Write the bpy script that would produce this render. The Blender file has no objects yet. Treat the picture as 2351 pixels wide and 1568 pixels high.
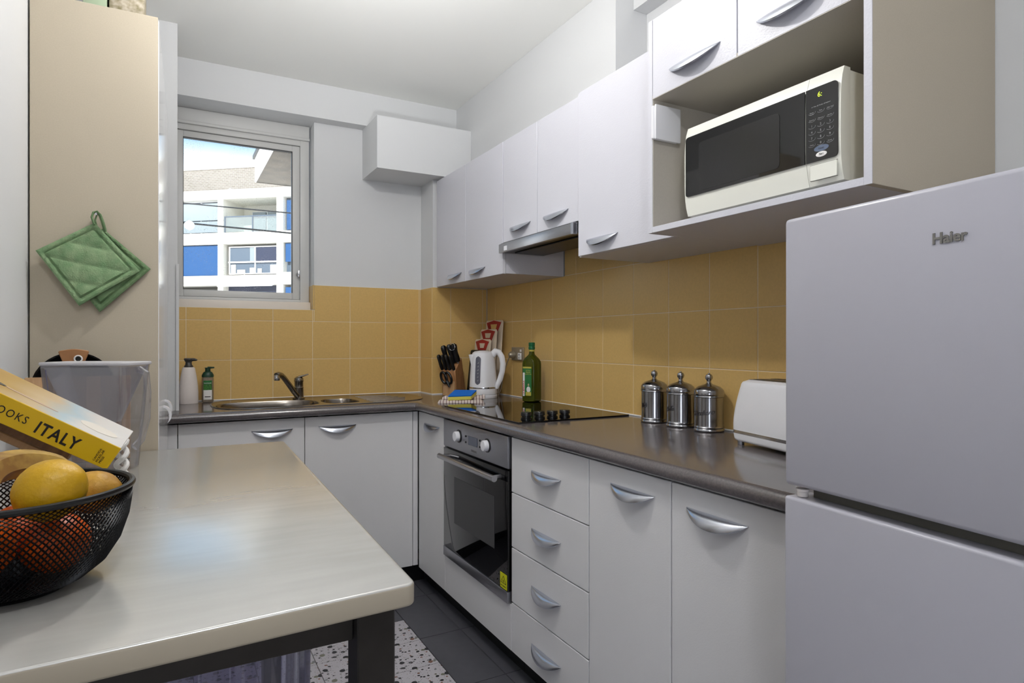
import bpy, bmesh, math, random
from mathutils import Matrix, Vector
random.seed(7)
PI = math.pi
sc = bpy.context.scene
COL = sc.collection

# ------------------------------------------------------------------ camera
cd = bpy.data.cameras.new('camera'); cam = bpy.data.objects.new('camera', cd); COL.objects.link(cam)
cam.location = (0, 0, 1.2); cam.rotation_euler = (PI/2, 0, math.radians(-28.76))
cd.sensor_width = 36; cd.lens = 1432.94/2351*36; cd.clip_start = .02; cd.clip_end = 300
sc.camera = cam
sc.view_settings.view_transform = 'Standard'; sc.view_settings.look = 'None'
sc.view_settings.gamma = 1; sc.view_settings.use_curve_mapping = False
sc.view_settings.exposure = 0.1
sc.cycles.max_bounces = 10; sc.cycles.diffuse_bounces = 6; sc.cycles.glossy_bounces = 4
sc.cycles.transmission_bounces = 8; sc.cycles.transparent_max_bounces = 16
sc.cycles.use_denoising = True

# ------------------------------------------------------------------ world: clear sky, white near the horizon
w = bpy.data.worlds.new('sky'); sc.world = w; w.use_nodes = True
nt = w.node_tree; nt.nodes.clear()
out = nt.nodes.new('ShaderNodeOutputWorld'); bg = nt.nodes.new('ShaderNodeBackground')
tc = nt.nodes.new('ShaderNodeTexCoord'); sx = nt.nodes.new('ShaderNodeSeparateXYZ'); rp = nt.nodes.new('ShaderNodeValToRGB')
nt.links.new(tc.outputs['Generated'], sx.inputs[0]); nt.links.new(sx.outputs[2], rp.inputs[0])
nt.links.new(rp.outputs[0], bg.inputs[0]); nt.links.new(bg.outputs[0], out.inputs[0])
el = rp.color_ramp.elements
el[0].position = 0.0; el[0].color = (.97, .98, 1, 1)
el[1].position = .238; el[1].color = (.92, .96, 1, 1)
e = el.new(.285); e.color = (.13, .30, .50, 1)
e = el.new(.6); e.color = (.12, .28, .48, 1)
bg.inputs[1].default_value = 2.2

def light(name, kind, loc, energy, color=(1, 1, 1), size=.3, size_y=None, target=None, spread=None):
    l = bpy.data.lights.new(name, kind); l.energy = energy; l.color = color
    if kind == 'AREA':
        l.size = size
        if size_y: l.shape = 'RECTANGLE'; l.size_y = size_y
        else: l.shape = 'DISK'
        if spread: l.spread = spread
    if kind in ('POINT', 'SPOT'): l.shadow_soft_size = size
    o = bpy.data.objects.new(name, l); COL.objects.link(o); o.location = loc
    if target: o.rotation_euler = (Vector(target)-Vector(loc)).to_track_quat('-Z', 'Y').to_euler()
    return o
sun = light('sun', 'SUN', (0, -5, 20), 8.0, (1, .97, .92), target=(9, 8, 11)); sun.data.angle = .01
# ceiling lamp of the kitchen, ceiling lamp of the room behind the camera, plus an added cool fill and an added uplight
light('kitchen_ceiling_lamp', 'POINT', (.44, 1.58, 2.41), 24, (1, .98, .955), .035)
light('room_ceiling_lamp', 'POINT', (.18, -.10, 2.40), 21, (.96, .97, 1), .045)
light('room_cool_fill', 'AREA', (-1.1, -2.1, 1.2), 26, (.84, .90, 1), 1.6, 1.3, target=(1.2, 1.8, .9))  # added soft fill from behind the camera
light('ceiling_uplight_fill', 'AREA', (.30, .28, .95), 4.0, (.97, .98, 1), .25, target=(.62, 2.05, 2.556), spread=math.radians(46))  # added unseen uplight below the view, brightens the ceiling

# ------------------------------------------------------------------ materials
def lin(c):
    return tuple(((x/255)/12.92 if x/255 <= .04045 else ((x/255+.055)/1.055)**2.4) for x in c)
def mat(name, rgb, rough=.5, metal=0, spec=.5, coat=0, var=0, vscale=20, bump=0, bscale=200, trans=0, ior=1.45, emit=0, aniso=0, alpha=1, rgb2=None, stretch=None, coat_rough=.05):
    m = bpy.data.materials.new(name); m.use_nodes = True; n = m.node_tree; b = n.nodes['Principled BSDF']
    c = lin(rgb)
    b.inputs['Base Color'].default_value = (*c, 1); b.inputs['Roughness'].default_value = rough
    b.inputs['Metallic'].default_value = metal; b.inputs['Specular IOR Level'].default_value = spec
    b.inputs['Coat Weight'].default_value = coat; b.inputs['Coat Roughness'].default_value = coat_rough
    b.inputs['Transmission Weight'].default_value = trans; b.inputs['IOR'].default_value = ior; b.inputs['Alpha'].default_value = alpha
    if emit: b.inputs['Emission Color'].default_value = (*c, 1); b.inputs['Emission Strength'].default_value = emit
    co = n.nodes.new('ShaderNodeTexCoord'); mp = n.nodes.new('ShaderNodeMapping'); n.links.new(co.outputs['Object'], mp.inputs[0])
    if stretch: mp.inputs['Scale'].default_value = stretch
    if var or rgb2:
        t = n.nodes.new('ShaderNodeTexNoise'); t.inputs['Scale'].default_value = vscale; t.inputs['Detail'].default_value = 4
        r = n.nodes.new('ShaderNodeValToRGB'); n.links.new(mp.outputs[0], t.inputs[0]); n.links.new(t.outputs[0], r.inputs[0]); n.links.new(r.outputs[0], b.inputs['Base Color'])
        a = c if rgb2 else tuple(x*(1-var) for x in c); z = lin(rgb2) if rgb2 else tuple(min(1, x*(1+var)) for x in c)
        r.color_ramp.elements[0].position = .35; r.color_ramp.elements[1].position = .65
        r.color_ramp.elements[0].color = (*a, 1); r.color_ramp.elements[1].color = (*z, 1)
    if bump:
        t = n.nodes.new('ShaderNodeTexNoise'); t.inputs['Scale'].default_value = bscale; t.inputs['Detail'].default_value = 3
        bp = n.nodes.new('ShaderNodeBump'); bp.inputs['Strength'].default_value = bump; bp.inputs['Distance'].default_value = .002
        n.links.new(mp.outputs[0], t.inputs[0]); n.links.new(t.outputs[0], bp.inputs['Height']); n.links.new(bp.outputs[0], b.inputs['Normal'])
    return m
def clear(name, tint=(255, 255, 255), gloss=.08, rough=.03, haze=0, speck=0):
    """thin clear sheet: transparent mixed with a faint reflection and a little dirt or haze"""
    m = bpy.data.materials.new(name); m.use_nodes = True; n = m.node_tree; n.nodes.clear()
    o = n.nodes.new('ShaderNodeOutputMaterial'); tr = n.nodes.new('ShaderNodeBsdfTransparent'); gl = n.nodes.new('ShaderNodeBsdfGlossy'); df = n.nodes.new('ShaderNodeBsdfDiffuse')
    tr.inputs[0].default_value = (*lin(tint), 1); gl.inputs['Roughness'].default_value = rough; df.inputs[0].default_value = (.75, .75, .78, 1)
    lw = n.nodes.new('ShaderNodeLayerWeight'); lw.inputs[0].default_value = .35
    ml = n.nodes.new('ShaderNodeMath'); ml.operation = 'MULTIPLY_ADD'; ml.inputs[1].default_value = .5; ml.inputs[2].default_value = gloss*.5
    m1 = n.nodes.new('ShaderNodeMixShader'); m2 = n.nodes.new('ShaderNodeMixShader')
    n.links.new(lw.outputs['Fresnel'], ml.inputs[0]); n.links.new(ml.outputs[0], m1.inputs[0]); n.links.new(tr.outputs[0], m1.inputs[1]); n.links.new(gl.outputs[0], m1.inputs[2])
    n.links.new(m1.outputs[0], m2.inputs[1]); n.links.new(df.outputs[0], m2.inputs[2]); m2.inputs[0].default_value = haze
    if speck:
        co = n.nodes.new('ShaderNodeTexCoord'); v = n.nodes.new('ShaderNodeTexNoise'); v.inputs['Scale'].default_value = 260; v.inputs['Detail'].default_value = 1
        v2 = n.nodes.new('ShaderNodeTexNoise'); v2.inputs['Scale'].default_value = 5
        r = n.nodes.new('ShaderNodeValToRGB'); r.color_ramp.elements[0].position = .62; r.color_ramp.elements[1].position = .72; r.color_ramp.elements[1].color = (speck,)*3+(1,)
        r2 = n.nodes.new('ShaderNodeValToRGB'); r2.color_ramp.elements[0].position = .4; r2.color_ramp.elements[1].position = .6
        mm = n.nodes.new('ShaderNodeMath'); mm.operation = 'MULTIPLY_ADD'; mm.inputs[2].default_value = haze
        n.links.new(co.outputs['Object'], v.inputs[0]); n.links.new(co.outputs['Object'], v2.inputs[0]); n.links.new(v.outputs[0], r.inputs[0]); n.links.new(v2.outputs[0], r2.inputs[0])
        n.links.new(r.outputs[0], mm.inputs[0]); n.links.new(r2.outputs[0], mm.inputs[1]); n.links.new(mm.outputs[0], m2.inputs[0])
    n.links.new(m2.outputs[0], o.inputs[0])
    return m

M = {}
M['wall'] = mat('wall_paint', (210, 211, 212), .7, bump=.12, bscale=90)
M['ceiling'] = mat('ceiling_paint', (238, 238, 234), .8, bump=.06, bscale=60)
M['tile'] = mat('ochre_glaze', (206, 172, 108), .30, spec=.35, var=.03, vscale=120)
M['grout'] = mat('grout', (222, 208, 180), .8)
M['laminate'] = mat('white_laminate', (220, 219, 220), .42, spec=.4, bump=.12, bscale=260)
M['laminate_up'] = mat('white_textured_laminate', (200, 200, 208), .36, spec=.45, bump=.25, bscale=220)
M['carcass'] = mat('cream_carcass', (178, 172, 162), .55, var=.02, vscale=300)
M['pantry_side'] = mat('beige_board', (180, 170, 152), .55, spec=.3, var=.02, vscale=300)
M['gloss_white'] = mat('gloss_white', (235, 236, 236), .12, coat=.3)
M['dark'] = mat('black_plinth', (17, 17, 18), .35)
M['black'] = mat('black_plastic', (14, 14, 15), .3)
M['black_glass'] = mat('black_glass', (6, 6, 7), .04, spec=.6)
M['steel'] = mat('brushed_steel', (176, 176, 180), .28, metal=1, bump=.05, bscale=60, stretch=(1, 1, 40))
M['steel_h'] = mat('steel_panel', (165, 166, 172), .36, metal=1, var=.03, vscale=300)
M['sink_steel'] = mat('sink_steel', (150, 143, 135), .24, metal=1, var=.05, vscale=60)
M['chrome'] = mat('chrome', (205, 205, 208), .08, metal=1)
M['tap'] = mat('dull_chrome', (150, 145, 138), .16, metal=1)
M['handle'] = mat('satin_aluminium', (206, 210, 220), .26, metal=1)
M['fridge'] = mat('fridge_enamel', (172, 171, 180), .30, spec=.5, bump=.02, bscale=300)
M['fridge_dark'] = mat('fridge_recess', (88, 86, 78), .5)
M['badge'] = mat('grey_badge', (128, 126, 122), .3, metal=.6)
M['bench'] = None
M['mwave'] = mat('cream_plastic', (226, 226, 216), .22, spec=.5, coat=.2)
M['white_p'] = mat('white_plastic', (228, 228, 232), .3)
M['white_soft'] = mat('white_matt_plastic', (222, 214, 210), .5)
M['wood'] = mat('knife_block_wood', (150, 105, 66), .5, rgb2=(176, 128, 84), vscale=14, stretch=(1, 8, 1))
M['wood_dk'] = mat('brown_wood', (104, 74, 50), .5, rgb2=(130, 96, 66), vscale=12, stretch=(8, 1, 1))
M['wood_lt'] = mat('light_wood', (166, 128, 90), .5, rgb2=(184, 148, 108), vscale=12, stretch=(8, 1, 1))
M['red'] = mat('red_grip', (158, 24, 30), .4)
M['board'] = mat('cream_board', (214, 200, 180), .5)
M['board_dk'] = mat('dark_green_holder', (30, 34, 30), .5)
M['table_top'] = None
M['table_metal'] = mat('dark_table_metal', (66, 63, 61), .42, metal=.7, var=.05, vscale=40)
M['mesh'] = mat('black_wire', (16, 16, 17), .35, metal=.3)
M['lemon'] = mat('lemon_peel', (198, 156, 16), .42, bump=.5, bscale=150, rgb2=(186, 140, 8), vscale=8)
M['lemon2'] = mat('old_lemon_peel', (190, 144, 40), .5, bump=.6, bscale=130, rgb2=(150, 104, 34), vscale=22)
M['orange'] = mat('orange_peel', (204, 84, 12), .4, bump=.5, bscale=160)
M['banana'] = mat('banana_peel', (204, 170, 82), .5, rgb2=(132, 96, 44), vscale=26)
M['stem'] = mat('banana_stem', (58, 52, 44), .7)
M['avocado'] = mat('dark_fruit', (44, 48, 52), .5, bump=.5, bscale=80)
M['page'] = mat('book_pages', (214, 206, 190), .7, bump=.6, bscale=400, stretch=(1, 1, 12))
M['spine'] = mat('yellow_spine', (212, 172, 12), .45)
M['ink'] = mat('black_ink', (22, 20, 18), .5)
M['potholder'] = mat('green_quilted_cotton', (112, 142, 104), .95, spec=.1, rgb2=(134, 156, 120), vscale=40, bump=.8, bscale=300)
M['potholder2'] = mat('darker_green_cotton', (92, 118, 84), .95, spec=.1, rgb2=(112, 134, 100), vscale=40, bump=.8, bscale=300)
M['sponge_b'] = mat('blue_scourer', (10, 104, 200), .9, bump=1, bscale=500)
M['sponge_y'] = mat('yellow_sponge', (222, 212, 100), .9, bump=.8, bscale=300)
M['soap_green'] = mat('dark_green_plastic', (16, 52, 36), .35)
M['grey_pump'] = mat('charcoal_pump', (58, 56, 54), .4)
M['label_green'] = mat('green_label', (36, 104, 50), .5)
M['leaf_green'] = mat('leaf_print', (70, 130, 50), .5, rgb2=(30, 84, 40), vscale=120)
M['label_white'] = mat('white_label', (226, 224, 222), .5)
M['label_gold'] = mat('gold_label', (176, 164, 70), .5)
M['label_red'] = mat('red_label', (180, 40, 44), .5)
M['skin_tone'] = mat('printed_beige', (198, 164, 132), .5)
M['oil_glass'] = clear('green_bottle_glass', (150, 160, 40), .15)
M['oil_glass'] = mat('green_bottle_glass', (84, 92, 12), .05, trans=.6, ior=1.3, spec=.6)
M['oil'] = mat('dark_oil', (20, 20, 6), .06, spec=.6)
M['cap_green'] = mat('green_cap', (24, 92, 54), .35)
M['gauge'] = mat('smoked_window', (92, 92, 104), .12, coat=.3)
M['canister'] = mat('polished_tin', (160, 160, 164), .15, metal=1)
M['can_base'] = mat('dark_seam', (60, 60, 62), .4, metal=.8)
M['socket'] = mat('metal_socket_plate', (160, 150, 132), .35, metal=.5)
M['sill'] = mat('cream_timber_sill', (222, 212, 200), .45)
M['frame'] = mat('window_aluminium', (206, 206, 204), .42)
M['frame_dk'] = mat('window_gasket', (40, 40, 42), .6)
M['glass'] = clear('window_glass', (248, 250, 250), .04, .01, haze=.03, speck=.6)
M['jug'] = clear('clear_plastic', (243, 243, 247), .2, .08, haze=.05)
M['jug_funnel'] = clear('frosted_funnel', (235, 235, 240), .2, .2, haze=.22)
M['jug_lid'] = clear('frosted_plastic', (225, 225, 230), .2, .2, haze=.5)
M['jug_edge'] = mat('blue_tinted_edge', (104, 100, 150), .2, alpha=.7)
M['bin'] = clear('purple_tinted_clear_plastic', (196, 196, 220), .3, .08, haze=.10)
M['clear_pet'] = clear('clear_bottle', (226, 214, 190), .25, .06, haze=.12)
M['card'] = mat('patterned_card', (176, 166, 150), .6, rgb2=(120, 112, 84), vscale=60)
M['green_box'] = mat('pale_green_box', (150, 166, 140), .5)
M['facade'] = mat('cream_render', (222, 218, 208), .8)
M['brick'] = None
M['blind'] = mat('blue_blind', (26, 74, 124), .7)
M['far_glass'] = mat('far_window_glass', (86, 98, 112), .15, spec=.5)
M['far_curtain'] = mat('pale_curtain', (132, 142, 148), .7)
M['far_dark'] = mat('dark_room', (44, 50, 72), .4)
M['rail'] = clear('balcony_glass', (205, 220, 218), .15, .05, haze=.15)
M['soffit'] = mat('eave_soffit', (98, 92, 84), .85, rgb2=(120, 112, 100), vscale=3)
M['fascia'] = mat('white_fascia', (236, 236, 236), .6)
M['slate'] = mat('charcoal_floor_tile', (74, 74, 80), .42, var=.05, vscale=30)
M['disp'] = mat('lcd', (86, 92, 108), .15)
M['yellow_st'] = mat('yellow_sticker', (206, 206, 20), .4)
M['blue_key'] = mat('blue_key', (84, 96, 118), .3)
M['green_led'] = mat('green_digits', (190, 220, 40), .4, emit=1.2)
M['print'] = mat('grey_print', (150, 150, 152), .5)
M['towel'] = None

# tea towel: white cotton with thin brown stripes
def stripe_mat():
    m = mat('striped_cotton', (216, 204, 198), .95, bump=.8, bscale=500); n = m.node_tree; b = n.nodes['Principled BSDF']
    co = n.nodes.new('ShaderNodeTexCoord'); wv = n.nodes.new('ShaderNodeTexWave'); wv.bands_direction = 'X'; wv.inputs['Scale'].default_value = 22
    r = n.nodes.new('ShaderNodeValToRGB'); r.color_ramp.elements[0].position = .08; r.color_ramp.elements[1].position = .2
    r.color_ramp.elements[0].color = (*lin((128, 100, 98)), 1); r.color_ramp.elements[1].color = (*lin((220, 208, 203)), 1)
    n.links.new(co.outputs['Object'], wv.inputs[0]); n.links.new(wv.outputs['Fac'], r.inputs[0]); n.links.new(r.outputs[0], b.inputs['Base Color'])
    return m
M['towel'] = stripe_mat()
# dark mottled worktop laminate
def worktop_mat():
    m = mat('charcoal_laminate', (98, 92, 92), .15, spec=.8, rgb2=(86, 81, 82), vscale=220, bump=.05, bscale=120)
    return m
M['bench'] = worktop_mat()
def table_mat():
    m = mat('worn_white_laminate', (182, 180, 175), .26, spec=.9, coat=1, coat_rough=.23, var=.04, vscale=6, stretch=(1, 6, 1)); n = m.node_tree; b = n.nodes['Principled BSDF']
    co = n.nodes.new('ShaderNodeTexCoord'); mp = n.nodes.new('ShaderNodeMapping'); mp.inputs['Scale'].default_value = (4, 40, 4); mp.inputs['Rotation'].default_value = (0, 0, .5)
    b.inputs['Coat IOR'].default_value = 2.4
    t = n.nodes.new('ShaderNodeTexNoise'); t.inputs['Scale'].default_value = 9; t.inputs['Detail'].default_value = 6
    mr = n.nodes.new('ShaderNodeMapRange'); mr.inputs['To Min'].default_value = .18; mr.inputs['To Max'].default_value = .3
    n.links.new(co.outputs['Object'], mp.inputs[0]); n.links.new(mp.outputs[0], t.inputs[0]); n.links.new(t.outputs[0], mr.inputs[0]); n.links.new(mr.outputs[0], b.inputs['Roughness'])
    return m
M['table_top'] = table_mat()
def terrazzo_mat():
    m = mat('terrazzo', (196, 192, 194), .3); n = m.node_tree; b = n.nodes['Principled BSDF']
    co = n.nodes.new('ShaderNodeTexCoord'); last = None
    base = n.nodes.new('ShaderNodeRGB'); base.outputs[0].default_value = (*lin((186, 182, 188)), 1); last = base.outputs[0]
    for sca, thr, soft, seed in ((34, .34, .02, 0), (62, .30, .03, 5), (150, .24, .04, 9)):
        mp = n.nodes.new('ShaderNodeMapping'); mp.inputs['Location'].default_value = (seed, seed*.7, 0); n.links.new(co.outputs['Object'], mp.inputs[0])
        ns = n.nodes.new('ShaderNodeTexNoise'); ns.inputs['Scale'].default_value = sca*.8
        mx0 = n.nodes.new('ShaderNodeMix'); mx0.data_type = 'RGBA'; mx0.inputs[0].default_value = .012 if sca < 60 else .006
        n.links.new(mp.outputs[0], ns.inputs[0]); n.links.new(mp.outputs[0], mx0.inputs[6]); n.links.new(ns.outputs['Color'], mx0.inputs[7])
        v = n.nodes.new('ShaderNodeTexVoronoi'); v.inputs['Scale'].default_value = sca; v.inputs['Randomness'].default_value = 1
        n.links.new(mx0.outputs[2], v.inputs['Vector'])
        lt = n.nodes.new('ShaderNodeMath'); lt.operation = 'LESS_THAN'; lt.inputs[1].default_value = thr; n.links.new(v.outputs['Distance'], lt.inputs[0])
        hs = n.nodes.new('ShaderNodeSeparateColor'); n.links.new(v.outputs['Color'], hs.inputs[0])
        g = n.nodes.new('ShaderNodeMath'); g.operation = 'GREATER_THAN'; g.inputs[1].default_value = .42; n.links.new(hs.outputs[1], g.inputs[0])
        mu = n.nodes.new('ShaderNodeMath'); mu.operation = 'MULTIPLY'; n.links.new(lt.outputs[0], mu.inputs[0]); n.links.new(g.outputs[0], mu.inputs[1])
        r = n.nodes.new('ShaderNodeValToRGB'); r.color_ramp.interpolation = 'CONSTANT'; n.links.new(hs.outputs[0], r.inputs[0])
        es = r.color_ramp.elements; es[0].color = (*lin((26, 26, 30)), 1); es[1].position = .5; es[1].color = (*lin((120, 122, 124)), 1)
        q = es.new(.7); q.color = (*lin((124, 84, 66)), 1); q = es.new(.8); q.color = (*lin((112, 112, 96)), 1)
        mx = n.nodes.new('ShaderNodeMix'); mx.data_type = 'RGBA'; n.links.new(mu.outputs[0], mx.inputs[0]); n.links.new(last, mx.inputs[6]); n.links.new(r.outputs[0], mx.inputs[7]); last = mx.outputs[2]
    n.links.new(last, b.inputs['Base Color'])
    return m
M['terrazzo'] = terrazzo_mat()
def brick_mat():
    m = mat('far_brick', (214, 200, 186), .9); n = m.node_tree; b = n.nodes['Principled BSDF']
    co = n.nodes.new('ShaderNodeTexCoord'); mp = n.nodes.new('ShaderNodeMapping'); mp.inputs['Rotation'].default_value = (PI/2, 0, 0)
    t = n.nodes.new('ShaderNodeTexBrick'); t.inputs['Scale'].default_value = 1; t.inputs['Brick Width'].default_value = .26; t.inputs['Row Height'].default_value = .1; t.inputs['Mortar Size'].default_value = .012
    t.inputs['Color1'].default_value = (*lin((118, 110, 100)), 1); t.inputs['Color2'].default_value = (*lin((130, 122, 114)), 1); t.inputs['Mortar'].default_value = (*lin((150, 146, 140)), 1)
    n.links.new(co.outputs['Object'], mp.inputs[0]); n.links.new(mp.outputs[0], t.inputs[0]); n.links.new(t.outputs[0], b.inputs['Base Color'])
    return m
M['brick'] = brick_mat()
def cover_mat():   # printed photograph on the book's cover: tan at one end to pale blue and white at the other
    m = mat('printed_cover', (190, 170, 130), .3); n = m.node_tree; b = n.nodes['Principled BSDF']
    co = n.nodes.new('ShaderNodeTexCoord'); s = n.nodes.new('ShaderNodeSeparateXYZ'); ns = n.nodes.new('ShaderNodeTexNoise'); ns.inputs['Scale'].default_value = 14; ns.inputs['Detail'].default_value = 3
    a = n.nodes.new('ShaderNodeMath'); a.operation = 'MULTIPLY_ADD'; a.inputs[1].default_value = .07
    n.links.new(co.outputs['Object'], s.inputs[0]); n.links.new(co.outputs['Object'], ns.inputs[0]); n.links.new(ns.outputs[0], a.inputs[0]); n.links.new(s.outputs[0], a.inputs[2])
    mr = n.nodes.new('ShaderNodeMapRange'); mr.inputs['From Min'].default_value = -.27; mr.inputs['From Max'].default_value = .04
    r = n.nodes.new('ShaderNodeValToRGB'); n.links.new(a.outputs[0], mr.inputs[0]); n.links.new(mr.outputs[0], r.inputs[0]); n.links.new(r.outputs[0], b.inputs['Base Color'])
    es = r.color_ramp.elements; es[0].color = (*lin((176, 138, 76)), 1); es[1].color = (*lin((226, 224, 222)), 1)
    q = es.new(.35); q.color = (*lin((196, 160, 96)), 1); q = es.new(.55); q.color = (*lin((214, 190, 152)), 1); q = es.new(.68); q.color = (*lin((184, 204, 212)), 1); q = es.new(.8); q.color = (*lin((228, 222, 214)), 1)
    return m
M['cover'] = cover_mat()

# ------------------------------------------------------------------ mesh helpers
W = {}
def sharpen(bm, ang=35):
    for f in bm.faces: f.smooth = True
    lim = math.radians(ang)
    for e in bm.edges:
        if len(e.link_faces) == 2 and e.calc_face_angle(0) > lim: e.smooth = False
def to_mesh(name, bm, m):
    bmesh.ops.recalc_face_normals(bm, faces=bm.faces)
    sharpen(bm); me = bpy.data.meshes.new(name); bm.to_mesh(me); bm.free()
    if m: me.materials.append(m)
    return me
def thing(name, label, cat, loc=(0, 0, 0), rotz=0, group=None):
    o = bpy.data.objects.new(name, None); COL.objects.link(o); o.location = loc; o.rotation_euler = (0, 0, rotz); o.empty_display_size = .05
    o['label'] = label; o['category'] = cat
    if group: o['group'] = group
    W[o.name] = Matrix.Translation(loc) @ Matrix.Rotation(rotz, 4, 'Z')
    return o
def tag(o, label, cat, group=None):
    o['label'] = label; o['category'] = cat
    if group: o['group'] = group
    return o
def part(name, bm, m, parent=None, world=True, label=None):
    """world=True: bm is in world coordinates; otherwise in the parent's own frame"""
    P = W[parent.name] if parent else Matrix()
    if parent and world: bm.transform(P.inverted())
    me = to_mesh(name, bm, m); o = bpy.data.objects.new(name, me); COL.objects.link(o)
    if parent: o.parent = parent
    if label: o['label'] = label
    W[o.name] = P.copy()
    return o
def single(name, bm, m, label, cat, group=None):
    """a thing that is one mesh: its origin is put at its base"""
    xs = [v.co for v in bm.verts]; c = Vector(((min(v.x for v in xs)+max(v.x for v in xs))/2, (min(v.y for v in xs)+max(v.y for v in xs))/2, min(v.z for v in xs)))
    bmesh.ops.translate(bm, verts=bm.verts, vec=-c)
    o = bpy.data.objects.new(name, to_mesh(name, bm, m)); COL.objects.link(o); o.location = c; W[o.name] = Matrix.Translation(c)
    return tag(o, label, cat, group)
def inst(name, me, parent, mw, label=None):
    o = bpy.data.objects.new(name, me); COL.objects.link(o)
    if parent: o.parent = parent; o.matrix_basis = W[parent.name].inverted() @ mw
    else: o.matrix_basis = mw
    W[o.name] = mw
    if label: o['label'] = label
    return o
def structure(name, bm, m, parent=None):
    o = part(name, bm, m, parent)
    if not parent: o['kind'] = 'structure'
    return o
def B(x0, x1, y0, y1, z0, z1, bev=0, seg=2, bm=None):
    b = bmesh.new()
    r = bmesh.ops.create_cube(b, size=1)
    bmesh.ops.scale(b, verts=b.verts, vec=(abs(x1-x0), abs(y1-y0), abs(z1-z0)))
    bmesh.ops.translate(b, verts=b.verts, vec=((x0+x1)/2, (y0+y1)/2, (z0+z1)/2))
    if bev: bmesh.ops.bevel(b, geom=b.edges[:], offset=bev, segments=seg, affect='EDGES', profile=.5)
    return add(bm, b)
def add(bm, b, mx=None):
    if mx is not None: b.transform(mx)
    if bm is None: return b
    me = bpy.data.meshes.new('t'); b.to_mesh(me); b.free(); bm.from_mesh(me); bpy.data.meshes.remove(me); return bm
def lathe(prof, c=(0, 0, 0), seg=32, bm=None, sx=1, sy=1):
    b = bmesh.new(); rings = []
    for r, z in prof:
        if r < 1e-6: rings.append([b.verts.new((c[0], c[1], c[2]+z))])
        else: rings.append([b.verts.new((c[0]+sx*r*math.cos(2*PI*i/seg), c[1]+sy*r*math.sin(2*PI*i/seg), c[2]+z)) for i in range(seg)])
    for a, d in zip(rings, rings[1:]):
        for i in range(seg):
            j = (i+1) % seg
            if len(a) == 1 and len(d) == 1: continue
            if len(a) == 1: b.faces.new((a[0], d[i], d[j]))
            elif len(d) == 1: b.faces.new((a[i], a[j], d[0]))
            else: b.faces.new((a[i], a[j], d[j], d[i]))
    return add(bm, b)
def tube(path, r, seg=10, bm=None, closed=False, cap=True, rz=None):
    b = bmesh.new(); P = [Vector(p) for p in path]; n = len(P); rings = []
    R = r if isinstance(r, (list, tuple)) else [r]*n
    up = None
    for i in range(n):
        t = (P[(i+1) % n]-P[i-1]) if closed else (P[min(i+1, n-1)]-P[max(i-1, 0)])
        t.normalize()
        if up is None:
            up = Vector((0, 0, 1)) if abs(t.z) < .9 else Vector((1, 0, 0))
        s = t.cross(up).normalized(); u = s.cross(t).normalized(); up = u
        k = rz if rz else 1
        rings.append([b.verts.new(P[i]+R[i]*(s*math.cos(2*PI*j/seg)+u*k*math.sin(2*PI*j/seg))) for j in range(seg)])
    rr = rings+[rings[0]] if closed else rings
    for a, d in zip(rr, rr[1:]):
        for j in range(seg): b.faces.new((a[j], a[(j+1) % seg], d[(j+1) % seg], d[j]))
    if not closed and cap: b.faces.new(rings[0]); b.faces.new(rings[-1])
    return add(bm, b)
def prism(pts, z0, z1, bev=0, seg=2, bm=None):
    b = bmesh.new(); lo = [b.verts.new((x, y, z0)) for x, y in pts]; hi = [b.verts.new((x, y, z1)) for x, y in pts]; n = len(pts)
    b.faces.new(lo); b.faces.new(hi)
    for i in range(n): b.faces.new((lo[i], lo[(i+1) % n], hi[(i+1) % n], hi[i]))
    bmesh.ops.recalc_face_normals(b, faces=b.faces)
    if bev:
        ed = [e for e in b.edges if abs(e.verts[0].co.z-e.verts[1].co.z) < 1e-6]
        bmesh.ops.bevel(b, geom=ed, offset=bev, segments=seg, affect='EDGES', profile=.5)
    return add(bm, b)
def rounded(pts, r, n=5):
    out = []; N = len(pts)
    for i in range(N):
        p = Vector(pts[i]); a = (Vector(pts[i-1])-p); c = (Vector(pts[(i+1) % N])-p); rr = r[i] if isinstance(r, (list, tuple)) else r
        if rr <= 0: out.append(tuple(p)); continue
        a.normalize(); c.normalize()
        for k in range(n+1):
            t = k/n; q = p+a*rr*(1-t)**2+c*rr*t**2; out.append((q.x, q.y))
    return out
def basis(o, x, y, z):
    m = Matrix.Identity(4)
    for i, a in enumerate((x, y, z)):
        for j in range(3): m[j][i] = a[j]
    for j in range(3): m[j][3] = o[j]
    return m
def text_bm(s, size, ext=.0004, bold=0, shear=0, align='LEFT', space=1):
    c = bpy.data.curves.new('t', 'FONT'); c.body = s; c.size = size; c.extrude = ext; c.offset = bold; c.shear = shear; c.align_x = align; c.resolution_u = 3; c.space_character = space
    o = bpy.data.objects.new('t', c); COL.objects.link(o); dg = bpy.context.evaluated_depsgraph_get()
    me = bpy.data.meshes.new_from_object(o.evaluated_get(dg)); b = bmesh.new(); b.from_mesh(me)
    bpy.data.objects.remove(o); bpy.data.curves.remove(c); bpy.data.meshes.remove(me)
    return b
RW = lambda x, y, z: basis((x, y, z), (0, -1, 0), (0, 0, 1), (-1, 0, 0))     # frame for print on faces looking to -X
BW = lambda x, y, z: basis((x, y, z), (1, 0, 0), (0, 0, 1), (0, -1, 0))      # frame for print on faces looking to -Y

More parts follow.
